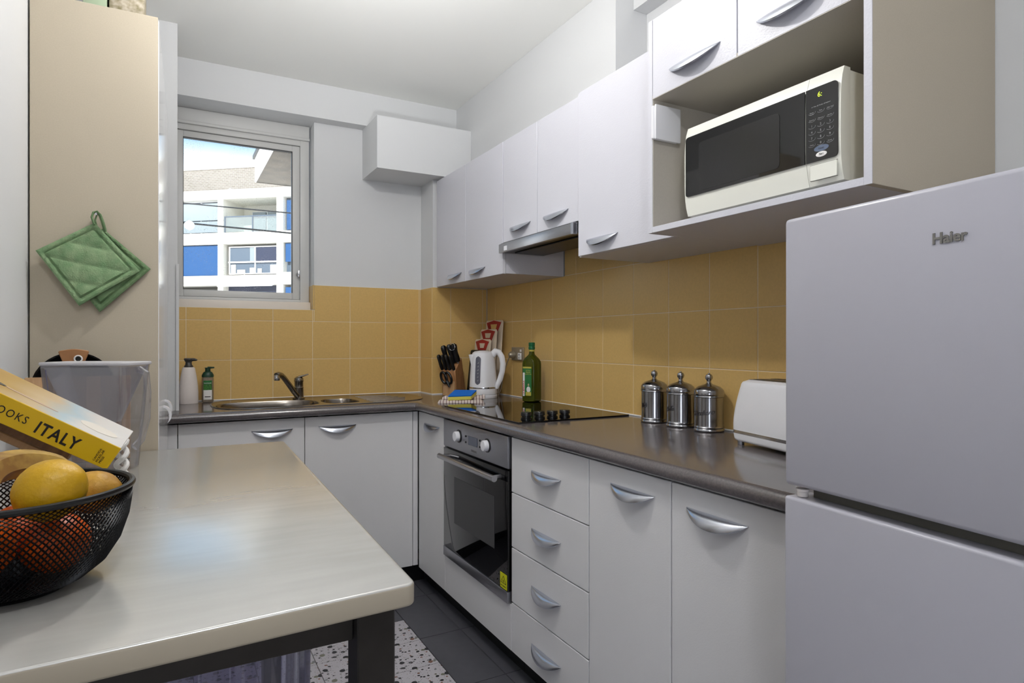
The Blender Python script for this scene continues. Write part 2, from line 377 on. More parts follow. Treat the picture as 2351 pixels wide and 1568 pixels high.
# curved pull handle: straight upper edge on the door, bowed free edge; local +x along, -y out, z up
HM = {}
def handle_mesh(L):
    if L in HM: return HM[L]
    b = bmesh.new(); NU, NV = 18, 6; sh = []
    for k, s in enumerate((1, .86)):
        g = []
        for i in range(NU+1):
            u = -1+2*i/NU; q = max(0, 1-u*u)**.85; row = []
            for j in range(NV+1):
                th = j/NV*math.radians(82)
                row.append(b.verts.new((u*L/2*(1 if k == 0 else .985), -.001-.030*q*math.sin(th)*s, -.034*q*(1-math.cos(th))*1.0-(0 if k == 0 else .0022))))
            g.append(row)
        sh.append(g)
    for g in sh:
        for i in range(NU):
            for j in range(NV): b.faces.new((g[i][j], g[i+1][j], g[i+1][j+1], g[i][j+1]))
    for i in range(NU):
        for j in (0, NV): b.faces.new((sh[0][i][j], sh[0][i+1][j], sh[1][i+1][j], sh[1][i][j]))
    for i in (0, NU):
        for j in range(NV): b.faces.new((sh[0][i][j], sh[0][i][j+1], sh[1][i][j+1], sh[1][i][j]))
    bmesh.ops.remove_doubles(b, verts=b.verts, dist=1e-6)
    HM[L] = to_mesh('pull_handle', b, M['handle']); return HM[L]
def handle(door, x, y, z, L=.175, face='R'):
    rot = {'R': -PI/2, 'B': 0}[face]
    inst('handle', handle_mesh(L), door, Matrix.Translation((x, y, z)) @ Matrix.Rotation(rot, 4, 'Z'))

# ------------------------------------------------------------------ room shell
CZ = 2.556
FX = .885; FY = 2.583
b = B(-2.6, 1.9, -2.6, 3.6, -.12, -.006); fl = structure('floor', b, mat('grey_screed', (128, 122, 112), .6))
# terrazzo tiles in the middle, charcoal border tiles along the cabinets
P_ = .2025
full = to_mesh('tile', B(-P_/2+.0012, P_/2-.0012, -P_/2+.0012, P_/2-.0012, -.006, 0, .0006, 1), M['terrazzo'])
for i in range(7):
    for j in range(12):
        cx = FX-(i+.5)*P_; cy = FY-(j+.5)*P_
        inst('tile', full, fl, Matrix.Translation((cx, cy, 0)))
for j in range(-2, 6):
    y1 = 2.385+.4*(-j)
    y0 = y1-.397
    part('tile', B(FX+.0015, 1.063, y0, min(y1, 3.1), -.006, 0, .0006, 1), M['slate'], fl)
    part('tile', B(1.066, 1.2, y0, min(y1, 3.1), -.006, 0, .0006, 1), M['slate'], fl)
for j in range(4): part('tile', B(FX-.4*(j+1)+.002, FX-.4*j-.001, FY+.0015, 3.1, -.006, 0, .0006, 1), M['slate'], fl)

# back wall with the window opening, right and left walls, wall behind the camera
b = B(.68, 1.9, 3.445, 3.60, -.1, 2.62); B(-.35, .68, 3.445, 3.60, -.1, 1.37, bm=b); B(-.35, .68, 3.445, 3.60, 2.376, 2.62, bm=b); B(-.35, -.03, 3.445, 3.60, 1.37, 2.376, bm=b)
wb = structure('wall_back', b, M['wall'])
wr = structure('wall_right', B(1.627, 1.8, -2.6, 3.60, -.1, 2.62), M['wall'])
structure('wall_left', B(-.5, -.318, .2, 3.60, -.1, 2.62), M['wall'])
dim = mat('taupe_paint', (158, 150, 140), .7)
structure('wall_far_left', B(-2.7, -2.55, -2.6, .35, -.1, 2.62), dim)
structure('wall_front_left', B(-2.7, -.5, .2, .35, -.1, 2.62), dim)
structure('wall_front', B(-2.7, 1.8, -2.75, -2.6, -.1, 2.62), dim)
structure('ceiling', B(-2.7, 1.8, -2.75, 3.60, CZ, 2.7), M['ceiling'])
# ring beam under the ceiling: along the back wall and over the wall cupboards
structure('trim_1', B(-.3175, 1.475, 3.365, 3.4445, 2.376, CZ-.0005), M['wall'])
structure('trim_2', B(1.475, 1.6265, 1.875, 3.4445, 2.09, CZ-.0005), M['wall'])
structure('trim_3', B(1.56, 1.6265, -.5, 1.874, 2.47, CZ-.0005), M['wall'])
# boxed duct under the beam
structure('trim_4', B(.941, 1.4745, 3.163, 3.3645, 2.1, 2.372), M['wall'])
part('duct_back', B(.941, 1.4745, 3.3645, 3.4449, 2.1, 2.3755), M['wall'], bpy.data.objects['trim_4'])
# pilaster in the corner
b = B(1.286, 1.6265, 3.259, 3.4445, .9, 2.0995); structure('trim_5', b, M['wall'])
# nib wall at the end of the pantry cupboard
b = B(-.3175, .030, 3.02, 3.4445, .9055, CZ-.0005); B(.024, .036, 3.013, 3.4445, .9055, 1.53, bm=b); structure('trim_6', b, M['wall'])

# glazed tiles: backing grout and single tiles
def tiles(parent, fix, us, vs, plane, sub=None):
    """us, vs: sorted joint positions along the wall and in height; one tile between each pair"""
    for a, c in zip(us, us[1:]):
        for d, e_ in zip(vs, vs[1:]):
            if sub and not sub((a+c)/2, (d+e_)/2): continue
            g = .0014
            if plane == 'y': bb = B(a+g, c-g, fix, fix+.0065, d+g, e_-g, .0009, 1)
            elif plane == 'x': bb = B(fix, fix+.0065, a+g, c-g, d+g, e_-g, .0009, 1)
            part('tile', bb, M['tile'], parent)
rows = [.907, 1.107, 1.307, 1.502]
part('grout', B(.037, 1.2855, 3.4385, 3.4449, .9055, 1.369), M['grout'], wb); part('grout', B(.68, 1.2855, 3.4385, 3.4449, 1.369, 1.501), M['grout'], wb)
xs = [.037, .071, .271, .471, .671, .871, 1.071, 1.271, 1.2795]
tiles(wb, 3.437, xs, [.907, 1.107, 1.307, 1.369], 'y', lambda x, z: x < .671 or z < 1.3)
tiles(wb, 3.437, [.679, .871, 1.071, 1.271, 1.2795], [1.307, 1.502], 'y')
tiles(wb, 3.437, [.671, .679], [1.307, 1.369], 'y')
part('tile', B(.6735, .6795, 3.4395, 3.552, 1.372, 1.502, .0008, 1), M['tile'], wb, label='narrow ochre tile lining the window reveal')
pl = bpy.data.objects['trim_5']
tiles(pl, 3.2525, [1.280, 1.391, 1.591, 1.618], rows, 'y')
tiles(pl, 1.2795, [3.260, 3.436], rows, 'x')
part('grout', B(1.2815, 1.2862, 3.259, 3.4385, .9055, 1.501), M['grout'], pl)
part('grout', B(1.283, 1.6185, 3.2545, 3.2588, .9055, 1.501), M['grout'], pl)
part('grout', B(1.6205, 1.6269, .749, 3.252, .9055, 1.501), M['grout'], wr); part('grout', B(1.6205, 1.6269, 1.857, 2.44, 1.501, 1.66), M['grout'], wr)
ys = [3.147-.2*i for i in range(13)][::-1]+[3.251]
tiles(wr, 1.619, ys, [.907, 1.107, 1.307, 1.507], 'x')
tiles(wr, 1.619, [1.857, 1.947, 2.147, 2.347, 2.44], [1.507, 1.66], 'x')
part('caulk', tube([(.04, 3.436, .9075), (1.278, 3.436, .9075), (1.279, 3.252, .9075), (1.617, 3.251, .9075), (1.6175, .6, .9075)], .0035, 6), M['fascia'], wb)

# ------------------------------------------------------------------ window
win = bpy.data.objects.new('window_1', None); COL.objects.link(win); win['kind'] = 'structure'; win.location = (.32, 3.55, 1.37); W['window_1'] = Matrix.Translation((.32, 3.55, 1.37))
b = B(.626, .6725, 3.545, 3.6, 1.413, 2.30, .002); B(-.03, .02, 3.545, 3.6, 1.413, 2.30, .002, bm=b); B(.02, .626, 3.545, 3.6, 2.268, 2.30, .002, bm=b); B(.02, .626, 3.545, 3.6, 1.413, 1.428, .002, bm=b)
part('window_frame', b, M['frame'], win)
b = B(-.03, .6725, 3.535, 3.6, 2.312, 2.3755, .002); B(-.03, .674, 3.529, 3.6, 2.296, 2.311, .002, bm=b); part('head_trim', b, M['frame'], win)
part('window_sill', B(-.03, .6725, 3.500, 3.6, 1.3705, 1.412, .003), M['sill'], win)
b = B(.585, .625, 3.556, 3.59, 1.43, 2.266, .002); B(.021, .062, 3.556, 3.59, 1.43, 2.266, .002, bm=b); B(.062, .585, 3.556, 3.59, 2.234, 2.266, .002, bm=b); B(.062, .585, 3.556, 3.59, 1.43, 1.464, .002, bm=b)
sash = part('sash', b, M['frame'], win)
b = B(.060, .0625, 3.555, 3.58, 1.464, 2.234); B(.5845, .5875, 3.555, 3.58, 1.464, 2.234, bm=b); B(.06, .5875, 3.555, 3.58, 2.231, 2.2345, bm=b); part('gasket', b, M['frame_dk'], sash)
part('pane', B(.06, .587, 3.574, 3.577, 1.462, 2.236), M['glass'], win)
b = lathe([(0, 0), (.012, 0), (.013, .006), (.006, .012), (.006, .02), (0, .022)], seg=16); b.transform(Matrix.Translation((.618, 3.556, 1.565)) @ Matrix.Rotation(PI/2, 4, 'X'))
B(.612, .624, 3.53, 3.537, 1.545, 1.587, .003, bm=b); part('latch', b, M['chrome'], win)

# ------------------------------------------------------------------ worktop (L shape, rolled front edge) with the sink cut out
def ell(cx, cy, rx, ry, n=40, p=2.6):
    o = []
    for i in range(n):
        a = 2*PI*i/n; c, s = math.cos(a), math.sin(a)
        o.append((cx+rx*math.copysign(abs(c)**(2/p), c), cy+ry*math.copysign(abs(s)**(2/p), s)))
    return o
def fill_holes(b, outer, holes):
    """fill the loop 'outer' of verts with a flat face that leaves the holes open; each hole gets a short wall"""
    ed = []
    def loop_edges(vs):
        for i in range(len(vs)):
            a, c = vs[i], vs[(i+1) % len(vs)]
            ed.append(b.edges.get((a, c)) or b.edges.new((a, c)))
    loop_edges(outer)
    for pts, z, zl in holes:
        up_ = [b.verts.new((x, y, z)) for x, y in pts]; loop_edges(up_)
        lo_ = [b.verts.new((x, y, zl)) for x, y in pts]
        for i in range(len(pts)): b.faces.new((up_[i], up_[(i+1) % len(pts)], lo_[(i+1) % len(pts)], lo_[i]))
    bmesh.ops.triangle_fill(b, use_beauty=True, use_dissolve=False, edges=ed)
NX, NY = 1.040, 2.860
def nose_profile(n=10):
    # (out, z): out is the distance in front of the straight part
    pts = []
    zc = (.905+.866)/2; r = (.905-.866)/2
    for i in range(n+1):
        a = PI/2-PI*i/n; pts.append((r*math.cos(a)*1.15, zc+r*math.sin(a)))
    return pts
b = bmesh.new()
ra = .0195*1.15
paths = []
for o_, z in nose_profile():
    paths.append([(-.015, NY+ra-o_, z), (NX+ra-.035-o_*.0, NY+ra-o_, z), (NX+ra-o_-.004, NY+ra-.035-o_+.031, z), (NX+ra-o_, NY+ra-o_-.035, z), (NX+ra-o_, .70, z)])
bk = [(-.015, 3.4365), (1.2790, 3.4365), (1.2790, 3.2515), (1.6185, 3.2515), (1.6185, .70)]
vv = [[b.verts.new(p) for p in row] for row in paths]
for a, c in zip(vv, vv[1:]):
    for i in range(len(a)-1): b.faces.new((a[i], a[i+1], c[i+1], c[i]))
tb = [b.verts.new((x, y, .905)) for x, y in bk]; bb_ = [b.verts.new((x, y, .866)) for x, y in bk]
TOPLOOP = vv[0]+tb[::-1]; b.faces.new(vv[-1][::-1]+bb_)
for i in range(len(tb)-1): b.faces.new((tb[i], tb[i+1], bb_[i+1], bb_[i]))
b.faces.new([r[0] for r in vv]+[bb_[0], tb[0]]); b.faces.new([r[-1] for r in vv][::-1]+[tb[-1], bb_[-1]])
fill_holes(b, TOPLOOP, [(ell(.405, 3.10, .232, .162, 48, 3), .905, .866), (ell(.735, 3.10, .092, .122, 40, 3), .905, .866)])
bmesh.ops.recalc_face_normals(b, faces=b.faces)
top = single('worktop', b, M['bench'], 'dark charcoal laminate L-shaped worktop with rolled front edge', 'worktop')
# ------------------------------------------------------------------ sink
sk = thing('kitchen_sink', 'stainless steel inset sink with two bowls and drainer under the window', 'sink', (.67, 3.13, .905))
SB = (.405, 3.10, .225, .155); SS = (.735, 3.10, .085, .115)
RP = rounded([(.165, 2.905), (1.170, 2.935), (1.170, 3.405), (.165, 3.405)], [.24, .24, .16, .22], 12)
b = bmesh.new(); lo = [b.verts.new((x, y, .9052)) for x, y in RP]; mid = [b.verts.new((x, y, .9088)) for x, y in RP]
hi = [b.verts.new((.67+(x-.67)*.993, 3.15+(y-3.15)*.986, .9103)) for x, y in RP]; inn = [b.verts.new((.67+(x-.67)*.975, 3.15+(y-3.15)*.95, .9078)) for x, y in RP]
for q0, q1 in ((lo, mid), (mid, hi), (hi, inn)):
    for i in range(len(RP)): b.faces.new((q0[i], q0[(i+1) % len(RP)], q1[(i+1) % len(RP)], q1[i]))
fill_holes(b, inn, [(ell(*SB, 48, 3), .9078, .900), (ell(*SS, 48, 3), .9078, .900)])
rim = part('rim', b, M['sink_steel'], sk)
def bowl_mesh(cx, cy, rx, ry, d):
    b = bmesh.new(); rings = []
    for s, z in ((1.0, .9080), (.985, .904), (.975, .88), (.96, .905-d+.03), (.92, .905-d+.008), (.82, .905-d), (.3, .905-d-.003)):
        rings.append([b.verts.new((cx+(x-cx)*s, cy+(y-cy)*s, z)) for x, y in ell(cx, cy, rx, ry, 48, 3)])
    for a, c in zip(rings, rings[1:]):
        for i in range(48): b.faces.new((a[i], a[(i+1) % 48], c[(i+1) % 48], c[i]))
    b.faces.new(rings[-1]); return b
part('bowl', bowl_mesh(*SB, .15), M['sink_steel'], sk, label='large oval bowl'); part('bowl', bowl_mesh(*SS, .10), M['sink_steel'], sk, label='small half bowl')
b = None
for i in range(7): b = tube([(.86+.0, 2.965+i*.055, .908), (1.08-.02*abs(i-3), 2.965+i*.055, .908)], .0022, 6, bm=b)
part('drainer_rib', b, M['sink_steel'], sk)
b = lathe([(0, 0), (.025, 0), (.027, .002), (.012, .003), (0, .002)], (.40, 3.10, .753), 24); part('waste', b, M['chrome'], sk)
# tap
tp = thing('mixer_tap', 'chrome single-lever mixer tap with raised spout behind the sink', 'tap', (.562, 3.345, .9095))
tx, ty = .576, 3.300
part('tap_body', lathe([(0, 0), (.030, 0), (.030, .006), (.024, .010), (.023, .055), (.024, .058), (.022, .060), (.022, .085), (.024, .09), (.022, .105), (.012, .113), (0, .115)], (tx, ty, .909), 24), M['tap'], tp)
sp = [(tx-.008, ty-.012, .925), (tx-.03, ty-.03, .95), (tx-.06, ty-.06, .99), (tx-.085, ty-.085, 1.022), (tx-.10, ty-.10, 1.036), (tx-.115, ty-.115, 1.040), (tx-.125, ty-.125, 1.036)]
part('spout', tube(sp, [.014, .0135, .013, .013, .0135, .014, .014], 14), M['tap'], tp)
part('nozzle', lathe([(0, 0), (.0125, 0), (.0145, .004), (.0145, .018), (.013, .026), (0, .027)], (tx-.123, ty-.123, 1.012), 20), M['chrome'], tp)
b = tube([(tx, ty, 1.02), (tx+.02, ty-.006, 1.026), (tx+.045, ty-.012, 1.034)], [.014, .011, .007], 12, rz=.5); part('lever', b, M['tap'], tp)

# ------------------------------------------------------------------ base cabinets
DX, DY = 1.076, 2.916
def door(parent, name, y0, y1, z0, z1, x=DX, th=.017, m=None, g=.0015):
    return part(name, B(x, x+th, y0+g, y1-g, z0+g, z1-g, .0012, 1), m or M['laminate'], parent)
bc = thing('base_cabinet', 'white sink base cabinet with two wide doors below the window', 'cabinet', (.55, 3.1, .0))
part('body', B(.0, 1.06, DY+.018, 3.43, .10, .75), M['laminate'], bc); part('plinth', B(.0, 1.13, 2.98, 3.0, 0, .099), M['dark'], bc)
d1 = part('door', B(.0315, .5335, DY, DY+.017, .101, .857, .0012, 1), M['laminate'], bc); handle(d1, .397, DY, .811, .175, 'B')
d2 = part('door', B(.5365, 1.0445, DY, DY+.017, .101, .857, .0012, 1), M['laminate'], bc); handle(d2, .681, DY, .813, .175, 'B')
part('filler', B(-.017, .0285, DY, DY+.017, .101, .857, .0012, 1), M['laminate'], bc)
part('filler', B(1.0475, 1.0725, DY+.001, DY+.017, .101, .857, .0012, 1), M['laminate'], bc)

cc = thing('base_cabinet', 'narrow white base cabinet in the corner left of the oven', 'cabinet', (1.3, 2.75, 0))
part('body', B(1.094, 1.61, 2.582, 2.912, .09, .86), M['laminate'], cc); part('plinth', B(1.130, 1.15, 1.966, 2.95, 0, .0885), M['dark'], cc)
d = door(cc, 'door', 2.5795, 2.915, .088, .858); handle(d, DX, 2.737, .81, .19)
ov = thing('built_in_oven', 'built-in electric oven with steel control panel and black glass door', 'oven', (1.3, 2.27, .255))
part('body', B(1.084, 1.58, 1.972, 2.573, .258, .858), M['dark'], ov)
cp = part('control_panel', B(1.066, 1.084, 1.9745, 2.573, .741, .858, .002), M['steel_h'], ov)
for y in (2.407, 2.138):
    b = lathe([(0, 0), (.027, 0), (.027, .003), (.022, .004), (0, .004)], seg=28); b.transform(Matrix.Translation((1.0665, y, .802)) @ Matrix.Rotation(-PI/2, 4, 'Y')); part('ring', b, M['black'], cp)
    b = lathe([(0, 0), (.0215, 0), (.0205, .016), (.019, .018), (0, .0185)], seg=28); b.transform(Matrix.Translation((1.0635, y, .802)) @ Matrix.Rotation(-PI/2, 4, 'Y')); part('knob', b, M['white_p'], cp)
part('display', B(1.064, 1.0665, 2.227, 2.309, .781, .817, .0008, 1), M['disp'], cp)
for y in (2.335, 2.202):
    for z in (.812, .787):
        b = lathe([(0, 0), (.0042, 0), (.0038, .004), (0, .0045)], seg=12); b.transform(Matrix.Translation((1.0665, y, z)) @ Matrix.Rotation(-PI/2, 4, 'Y')); part('button', b, M['black'], cp)
part('lettering', add(None, text_bm('STIRLING', .012, .0003, space=1.05), RW(1.0655, 2.285, .757)), M['badge'], cp)
dr = part('glass_door', B(1.066, 1.082, 1.9735, 2.572, .300, .733, .002), M['black_glass'], ov)
part('inner_window', B(1.0652, 1.0665, 2.077, 2.454, .425, .622, .0004, 1), mat('oven_window', (34, 34, 36), .12), ov)
b = tube([(1.028, 2.53, .704), (1.028, 2.005, .704)], .0115, 20); part('bar_handle', b, M['steel'], ov)
for y in (2.505, 2.03): part('handle_bracket', tube([(1.03, y, .704), (1.068, y, .704)], .009, 12), M['steel'], ov)
part('lower_trim', B(1.064, 1.084, 1.9735, 2.572, .257, .2985, .0015), M['steel_h'], ov)
st = part('sticker', B(1.0645, 1.0655, 1.966+.012, 2.030, .302, .357), M['yellow_st'], ov)
b = None
T = [(2.004-.021, .322), (2.004+.021, .322), (2.004, .348)]
for i in range(3):
    a, c = T[i], T[(i+1) % 3]; b = tube([(1.0643, a[0], a[1]), (1.0643, c[0], c[1])], .0009, 5, bm=b)
for k in (-1, 0, 1): b = tube([(1.0643, 2.004+k*.004, .325), (1.0643, 2.004+k*.004+.001, .333)], .0006, 4, bm=b)
part('warning_mark', b, M['ink'], st)
b = add(None, text_bm('HOT SURFACE', .0062, .0002), RW(1.0643, 2.0265, .3085)); part('lettering', b, M['ink'], st)
pn = single('oven_base_panel', B(DX, DX+.017, 1.9665, 2.5765, .089, .2535, .0012, 1), M['laminate'], 'plain white panel closing the gap under the oven', 'panel')

du = thing('drawer_unit', 'white four-drawer unit right of the oven', 'drawers', (1.3, 1.73, 0))
part('body', B(1.094, 1.61, 1.496, 1.963, .09, .86), M['laminate'], du); part('plinth', B(1.130, 1.15, 1.495, 1.964, 0, .0885), M['dark'], du)
for z0, z1, hz in ((.66, .858, .765), (.464, .659, .569), (.2665, .4625, .374), (.088, .265, .178)):
    d = door(du, 'drawer', 1.4945, 1.9645, z0, z1); handle(d, DX, 1.731, hz, .182)
for y0, y1, hy, hl, lb in ((1.1525, 1.4925, 1.299, .182, 'tall white base cabinet door between the drawers and the fridge cabinet'), (.70, 1.1505, 1.008, .182, 'white base cabinet partly hidden by the fridge')):
    c_ = thing('base_cabinet', lb if y0 < 1 else 'narrow white base cabinet next to the drawer unit', 'cabinet', (1.3, (y0+y1)/2, 0))
    part('body', B(1.094, 1.61, y0+.003, y1-.003, .09, .86), M['laminate'], c_); part('plinth', B(1.130, 1.15, y0+.001, y1-.001, 0, .0885), M['dark'], c_)
    d = door(c_, 'door', y0, y1, .088, .858); handle(d, DX, hy, .808, hl)

# ------------------------------------------------------------------ wall cabinets
UX = 1.293; UZ0, UZ1 = 1.502, 2.085
c_ = thing('wall_cabinet', 'white double wall cabinet in the corner, left of the range hood', 'cabinet', (1.45, 2.83, UZ0))
part('body', B(UX+.018, 1.617, 2.444, 3.250, UZ0+.001, UZ1-.001), M['laminate_up'], c_)
for y0, y1, hy in ((2.836, 3.219, 2.971), (2.442, 2.835, 2.703)):
    d = door(c_, 'door', y0, y1, UZ0-.003, UZ1, UX, m=M['laminate_up']); handle(d, UX, hy, 1.550, .175)
c_ = thing('wall_cabinet', 'short white double wall cabinet above the range hood', 'cabinet', (1.45, 2.15, 1.632))
part('body', B(UX+.018, 1.617, 1.856, 2.439, 1.64, UZ1-.001), M['laminate_up'], c_)
for y0, y1, hy in ((2.147, 2.439, 2.286), (1.856, 2.146, 2.010)):
    d = door(c_, 'door', y0, y1, 1.634, UZ1, UX, m=M['laminate_up']); handle(d, UX, hy, 1.692, .177)
c_ = thing('wall_cabinet', 'tall white single-door wall cabinet between range hood and microwave', 'cabinet', (1.45, 1.6, UZ0))
part('body', B(UX+.0005, 1.617, 1.3385, 1.853, UZ0, UZ1-.001, .001, 1), M['laminate_up'], c_)
d = door(c_, 'door', 1.3385, 1.830, UZ0-.001, UZ1, UX-.018, m=M['laminate_up']) if False else door(c_, 'door', 1.3385, 1.836, UZ0-.001, UZ1, UX-.017, .0165, m=M['laminate_up']); handle(d, UX-.017, 1.697, 1.555, .175)
# range hood
hd = thing('range_hood', 'slim stainless slide-out range hood under the short wall cabinet', 'range hood', (1.43, 2.14, 1.585))
b = B(1.283, 1.50, 1.857, 2.438, 1.592, 1.632, .001, 1); part('housing', b, M['black'], hd)
b = B(1.271, 1.285, 1.857, 2.438, 1.588, 1.627, .0015); part('front_panel', b, M['steel'], hd)
part('filter', B(1.33, 1.48, 1.90, 2.40, 1.586, 1.5915, .002, 1), mat('dark_filter', (40, 40, 40), .4, metal=.6), hd)
part('end_cap', B(1.268, 1.288, 1.857, 1.871, 1.586, 1.629, .001, 1), M['steel_h'], hd)
part('switch', B(1.2695, 1.273, 2.362, 2.388, 1.593, 1.613, .0008, 1), M['white_p'], hd)

# ------------------------------------------------------------------ microwave unit
mu = thing('microwave_cabinet', 'white wall cabinet with open microwave niche below two small doors', 'cabinet', (1.39, 1.02, 1.499))
part('side_panel', B(1.165, 1.6255, 1.3205, 1.3365, 1.499, 2.085, .0008, 1), M['laminate_up'], mu)
part('side_panel', B(1.165, 1.6255, .7065, .7225, 1.499, 2.085, .0008, 1), M['pantry_side'], mu, label='beige outer side panel')
part('front_edge', B(1.1635, 1.1655, .7065, .7225, 1.499, 2.085), M['laminate_up'], mu)
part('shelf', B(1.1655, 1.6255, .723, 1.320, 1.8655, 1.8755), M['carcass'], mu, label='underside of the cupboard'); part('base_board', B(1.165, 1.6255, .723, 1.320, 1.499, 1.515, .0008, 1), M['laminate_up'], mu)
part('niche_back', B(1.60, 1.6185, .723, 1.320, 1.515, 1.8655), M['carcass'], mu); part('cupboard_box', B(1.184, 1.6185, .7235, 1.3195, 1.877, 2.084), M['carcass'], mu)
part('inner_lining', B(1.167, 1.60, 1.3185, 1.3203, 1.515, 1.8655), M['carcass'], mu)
for y0, y1, hy in ((1.028, 1.320, 1.166), (.7235, 1.027, .884)):
    d = part('door', B(1.165, 1.182, y0+.001, y1-.001, 1.8665, 2.085, .0012, 1), M['laminate_up'], mu); handle(d, 1.165, hy, 1.924, .178)
tb_ = thing('switch_box', 'small flat white plastic box screwed inside the microwave niche', 'switch box', (1.205, 1.31, 1.75))
part('cover', B(1.160, 1.252, 1.300, 1.3085, 1.752, 1.848, .004, 2), M['white_p'], tb_); part('back_plate', B(1.158, 1.249, 1.309, 1.3183, 1.754, 1.846, .003, 1), M['white_p'], tb_)

mw = thing('microwave_oven', 'cream microwave oven with black door and keypad in the niche', 'microwave', (1.38, 1.01, 1.515))
FXm = 1.200
part('casing', B(FXm+.030, 1.56, .796, 1.228, 1.533, 1.764, .004), M['mwave'], mw)
# bowed front: shell built in slices so that it bulges
def bowed(y0, y1, z0, z1, bulge, x, mname, nm, parent, n=12, inset=0, label=None):
    b = bmesh.new(); g = []
    for i in range(n+1):
        y = y0+(y1-y0)*i/n; row = []
        for j in range(n+1):
            z = z0+(z1-z0)*j/n; tz = (z-1.6485)/.1165
            row.append(b.verts.new((x-bulge*(1-tz**4)*1.0, y, z)))
        g.append(row)
    for i in range(n):
        for j in range(n): b.faces.new((g[i][j], g[i+1][j], g[i+1][j+1], g[i][j+1]))
    ex = bmesh.ops.extrude_face_region(b, geom=b.faces[:]); vs_ = [q for q in ex['geom'] if isinstance(q, bmesh.types.BMVert)]
    for q in vs_: q.co.x = FXm+.030
    return part(nm, b, M[mname], parent, label=label)
md_ = bowed(.871, 1.231, 1.532, 1.765, .012, FXm+.010, 'mwave', 'door', mw)
pb_ = bowed(.792, .870, 1.532, 1.765, .012, FXm+.010, 'mwave', 'control_housing', mw)
def panel(y0, y1, z0, z1, x, th, r, m, nm, parent, label=None):
    b = prism(rounded([(-y1, z0), (-y0, z0), (-y0, z1), (-y1, z1)], r, 5), 0, th); b.transform(basis((x, 0, 0), (0, -1, 0), (0, 0, 1), (-1, 0, 0)))
    return part(nm, b, m, parent, label=label)
panel(.8725, 1.225, 1.580, 1.736, FXm-.0015, .003, [.010, .0005, .0005, .010], M['black_glass'], 'door_window', md_)
panel(.935, 1.178, 1.588, 1.712, FXm-.0048, .0004, .012, mat('window_screen', (24, 24, 25), .22), 'screen', md_)
kp = panel(.797, .8695, 1.580, 1.736, FXm-.0015, .003, [.0005, .010, .010, .0005], M['black_glass'], 'keypad', pb_)
panel(.800, .860, 1.541, 1.573, FXm-.0012, .0016, .002, M['mwave'], 'open_button', pb_)
b = B(FXm-.001, FXm+.001, .7995, .8605, 1.5735, 1.5742); B(FXm-.001, FXm+.001, .8605, .8612, 1.5405, 1.574, bm=b); B(FXm-.001, FXm+.001, .7995, .8605, 1.5403, 1.541, bm=b)
part('button_gap', b, M['fridge_dark'], pb_)
KX = FXm-.0050
b = None
def keytext(s, y, z, size, bm): return add(bm, text_bm(s, size, .0001, align='CENTER'), RW(KX, y, z))
cols = (.855, .8345, .8135)
rows_ = [(1.6835, ('Power\nLevel', 'Time', 'Wei. Def'), .0036), (1.668, ('Express', 'Memory', 'Jet Def'), .0036), (1.654, '123', .0068), (1.641, '456', .0068), (1.628, '789', .0068), (1.615, ('Clock', '0', 'Preset'), .0036)]
ring = None
for z, names, s in rows_:
    for y, t in zip(cols, names):
        b = keytext(t, y, z, .0068 if len(t) == 1 else s, b)
        pts = [(KX, y+.0085*math.cos(a), z+.0018+.0048*math.sin(a)) for a in [PI*.95+i*PI/9 for i in range(9)]]
        ring = tube(pts, .00035, 4, bm=ring)
b = keytext('#1 Meat  #2 Poultry  #3 Seafood', .834, 1.695, .0032, b)
part('key_legend', b, M['print'], pb_); part('key_outline', ring, M['print'], pb_)
b = text_bm('6:', .015, .0001); part('clock_digits', add(None, b, RW(KX, .842, 1.714)), M['green_led'], pb_)
def oval(y, z, ry, rz, m, nm):
    b = prism(ell(0, 0, ry, rz, 28, 2), 0, .0012); b.transform(basis((KX+.001, y, z), (0, -1, 0), (0, 0, 1), (-1, 0, 0))); part(nm, b, m, pb_)
oval(.833, 1.605, .017, .0065, M['blue_key'], 'cancel_key'); oval(.833, 1.5925, .0125, .0055, M['label_white'], 'start_key')
part('key_text', keytext('Start', .833, 1.5912, .0055, None) if True else None, M['ink'], pb_)
b = add(None, text_bm('Cancel', .0045, .0001, align='CENTER'), RW(KX-.0006, .833, 1.6035)); part('key_text', b, M['ink'], pb_)
for o in bpy.data.objects:
    if o.name.startswith('key_text') and o.parent == pb_: o.location.x -= .0008
for y in (.82, 1.2):
    for x in (1.25, 1.5): part('foot', lathe([(0, 0), (.01, 0), (.012, .018), (0, .018)], (x, y, 1.5155), 12), M['black'], mw)

# ------------------------------------------------------------------ fridge (standing a little askew)
fr = thing('refrigerator', 'tall white top-freezer refrigerator standing at the end of the worktop', 'refrigerator', (.85, .657, 0), math.radians(-6))
part('cabinet_body', B(.062, .58, -.548, -.002, .03, 1.385, .006), M['fridge'], fr, world=False)
part('freezer_door', B(0, .058, -.55, 0, .976, 1.392, .007, 3), M['fridge'], fr, world=False)
part('fridge_door', B(0, .058, -.55, 0, .05, .958, .005, 3), M['fridge'], fr, world=False)
part('grip_recess', B(.03, .060, -.54, -.03, .9583, .9757), M['fridge_dark'], fr, world=False)
part('hinge', lathe([(0, 0), (.008, 0), (.008, .007), (.010, .008), (.010, .012), (0, .012)], (.018, -.02, .959), 16), M['white_soft'], fr, world=False)
part('base_grille', B(.04, .56, -.53, -.02, 0, .029), M['dark'], fr, world=False)
b = text_bm('Haier', .0185, .0006, bold=.00055, space=.98); b.transform(basis((-.0006, -.2325, 1.320), (0, -1, 0), (0, 0, 1), (-1, 0, 0))); b.transform(Matrix.Translation((0, 0, 0)))
part('badge_lettering', b, M['badge'], fr, world=False)

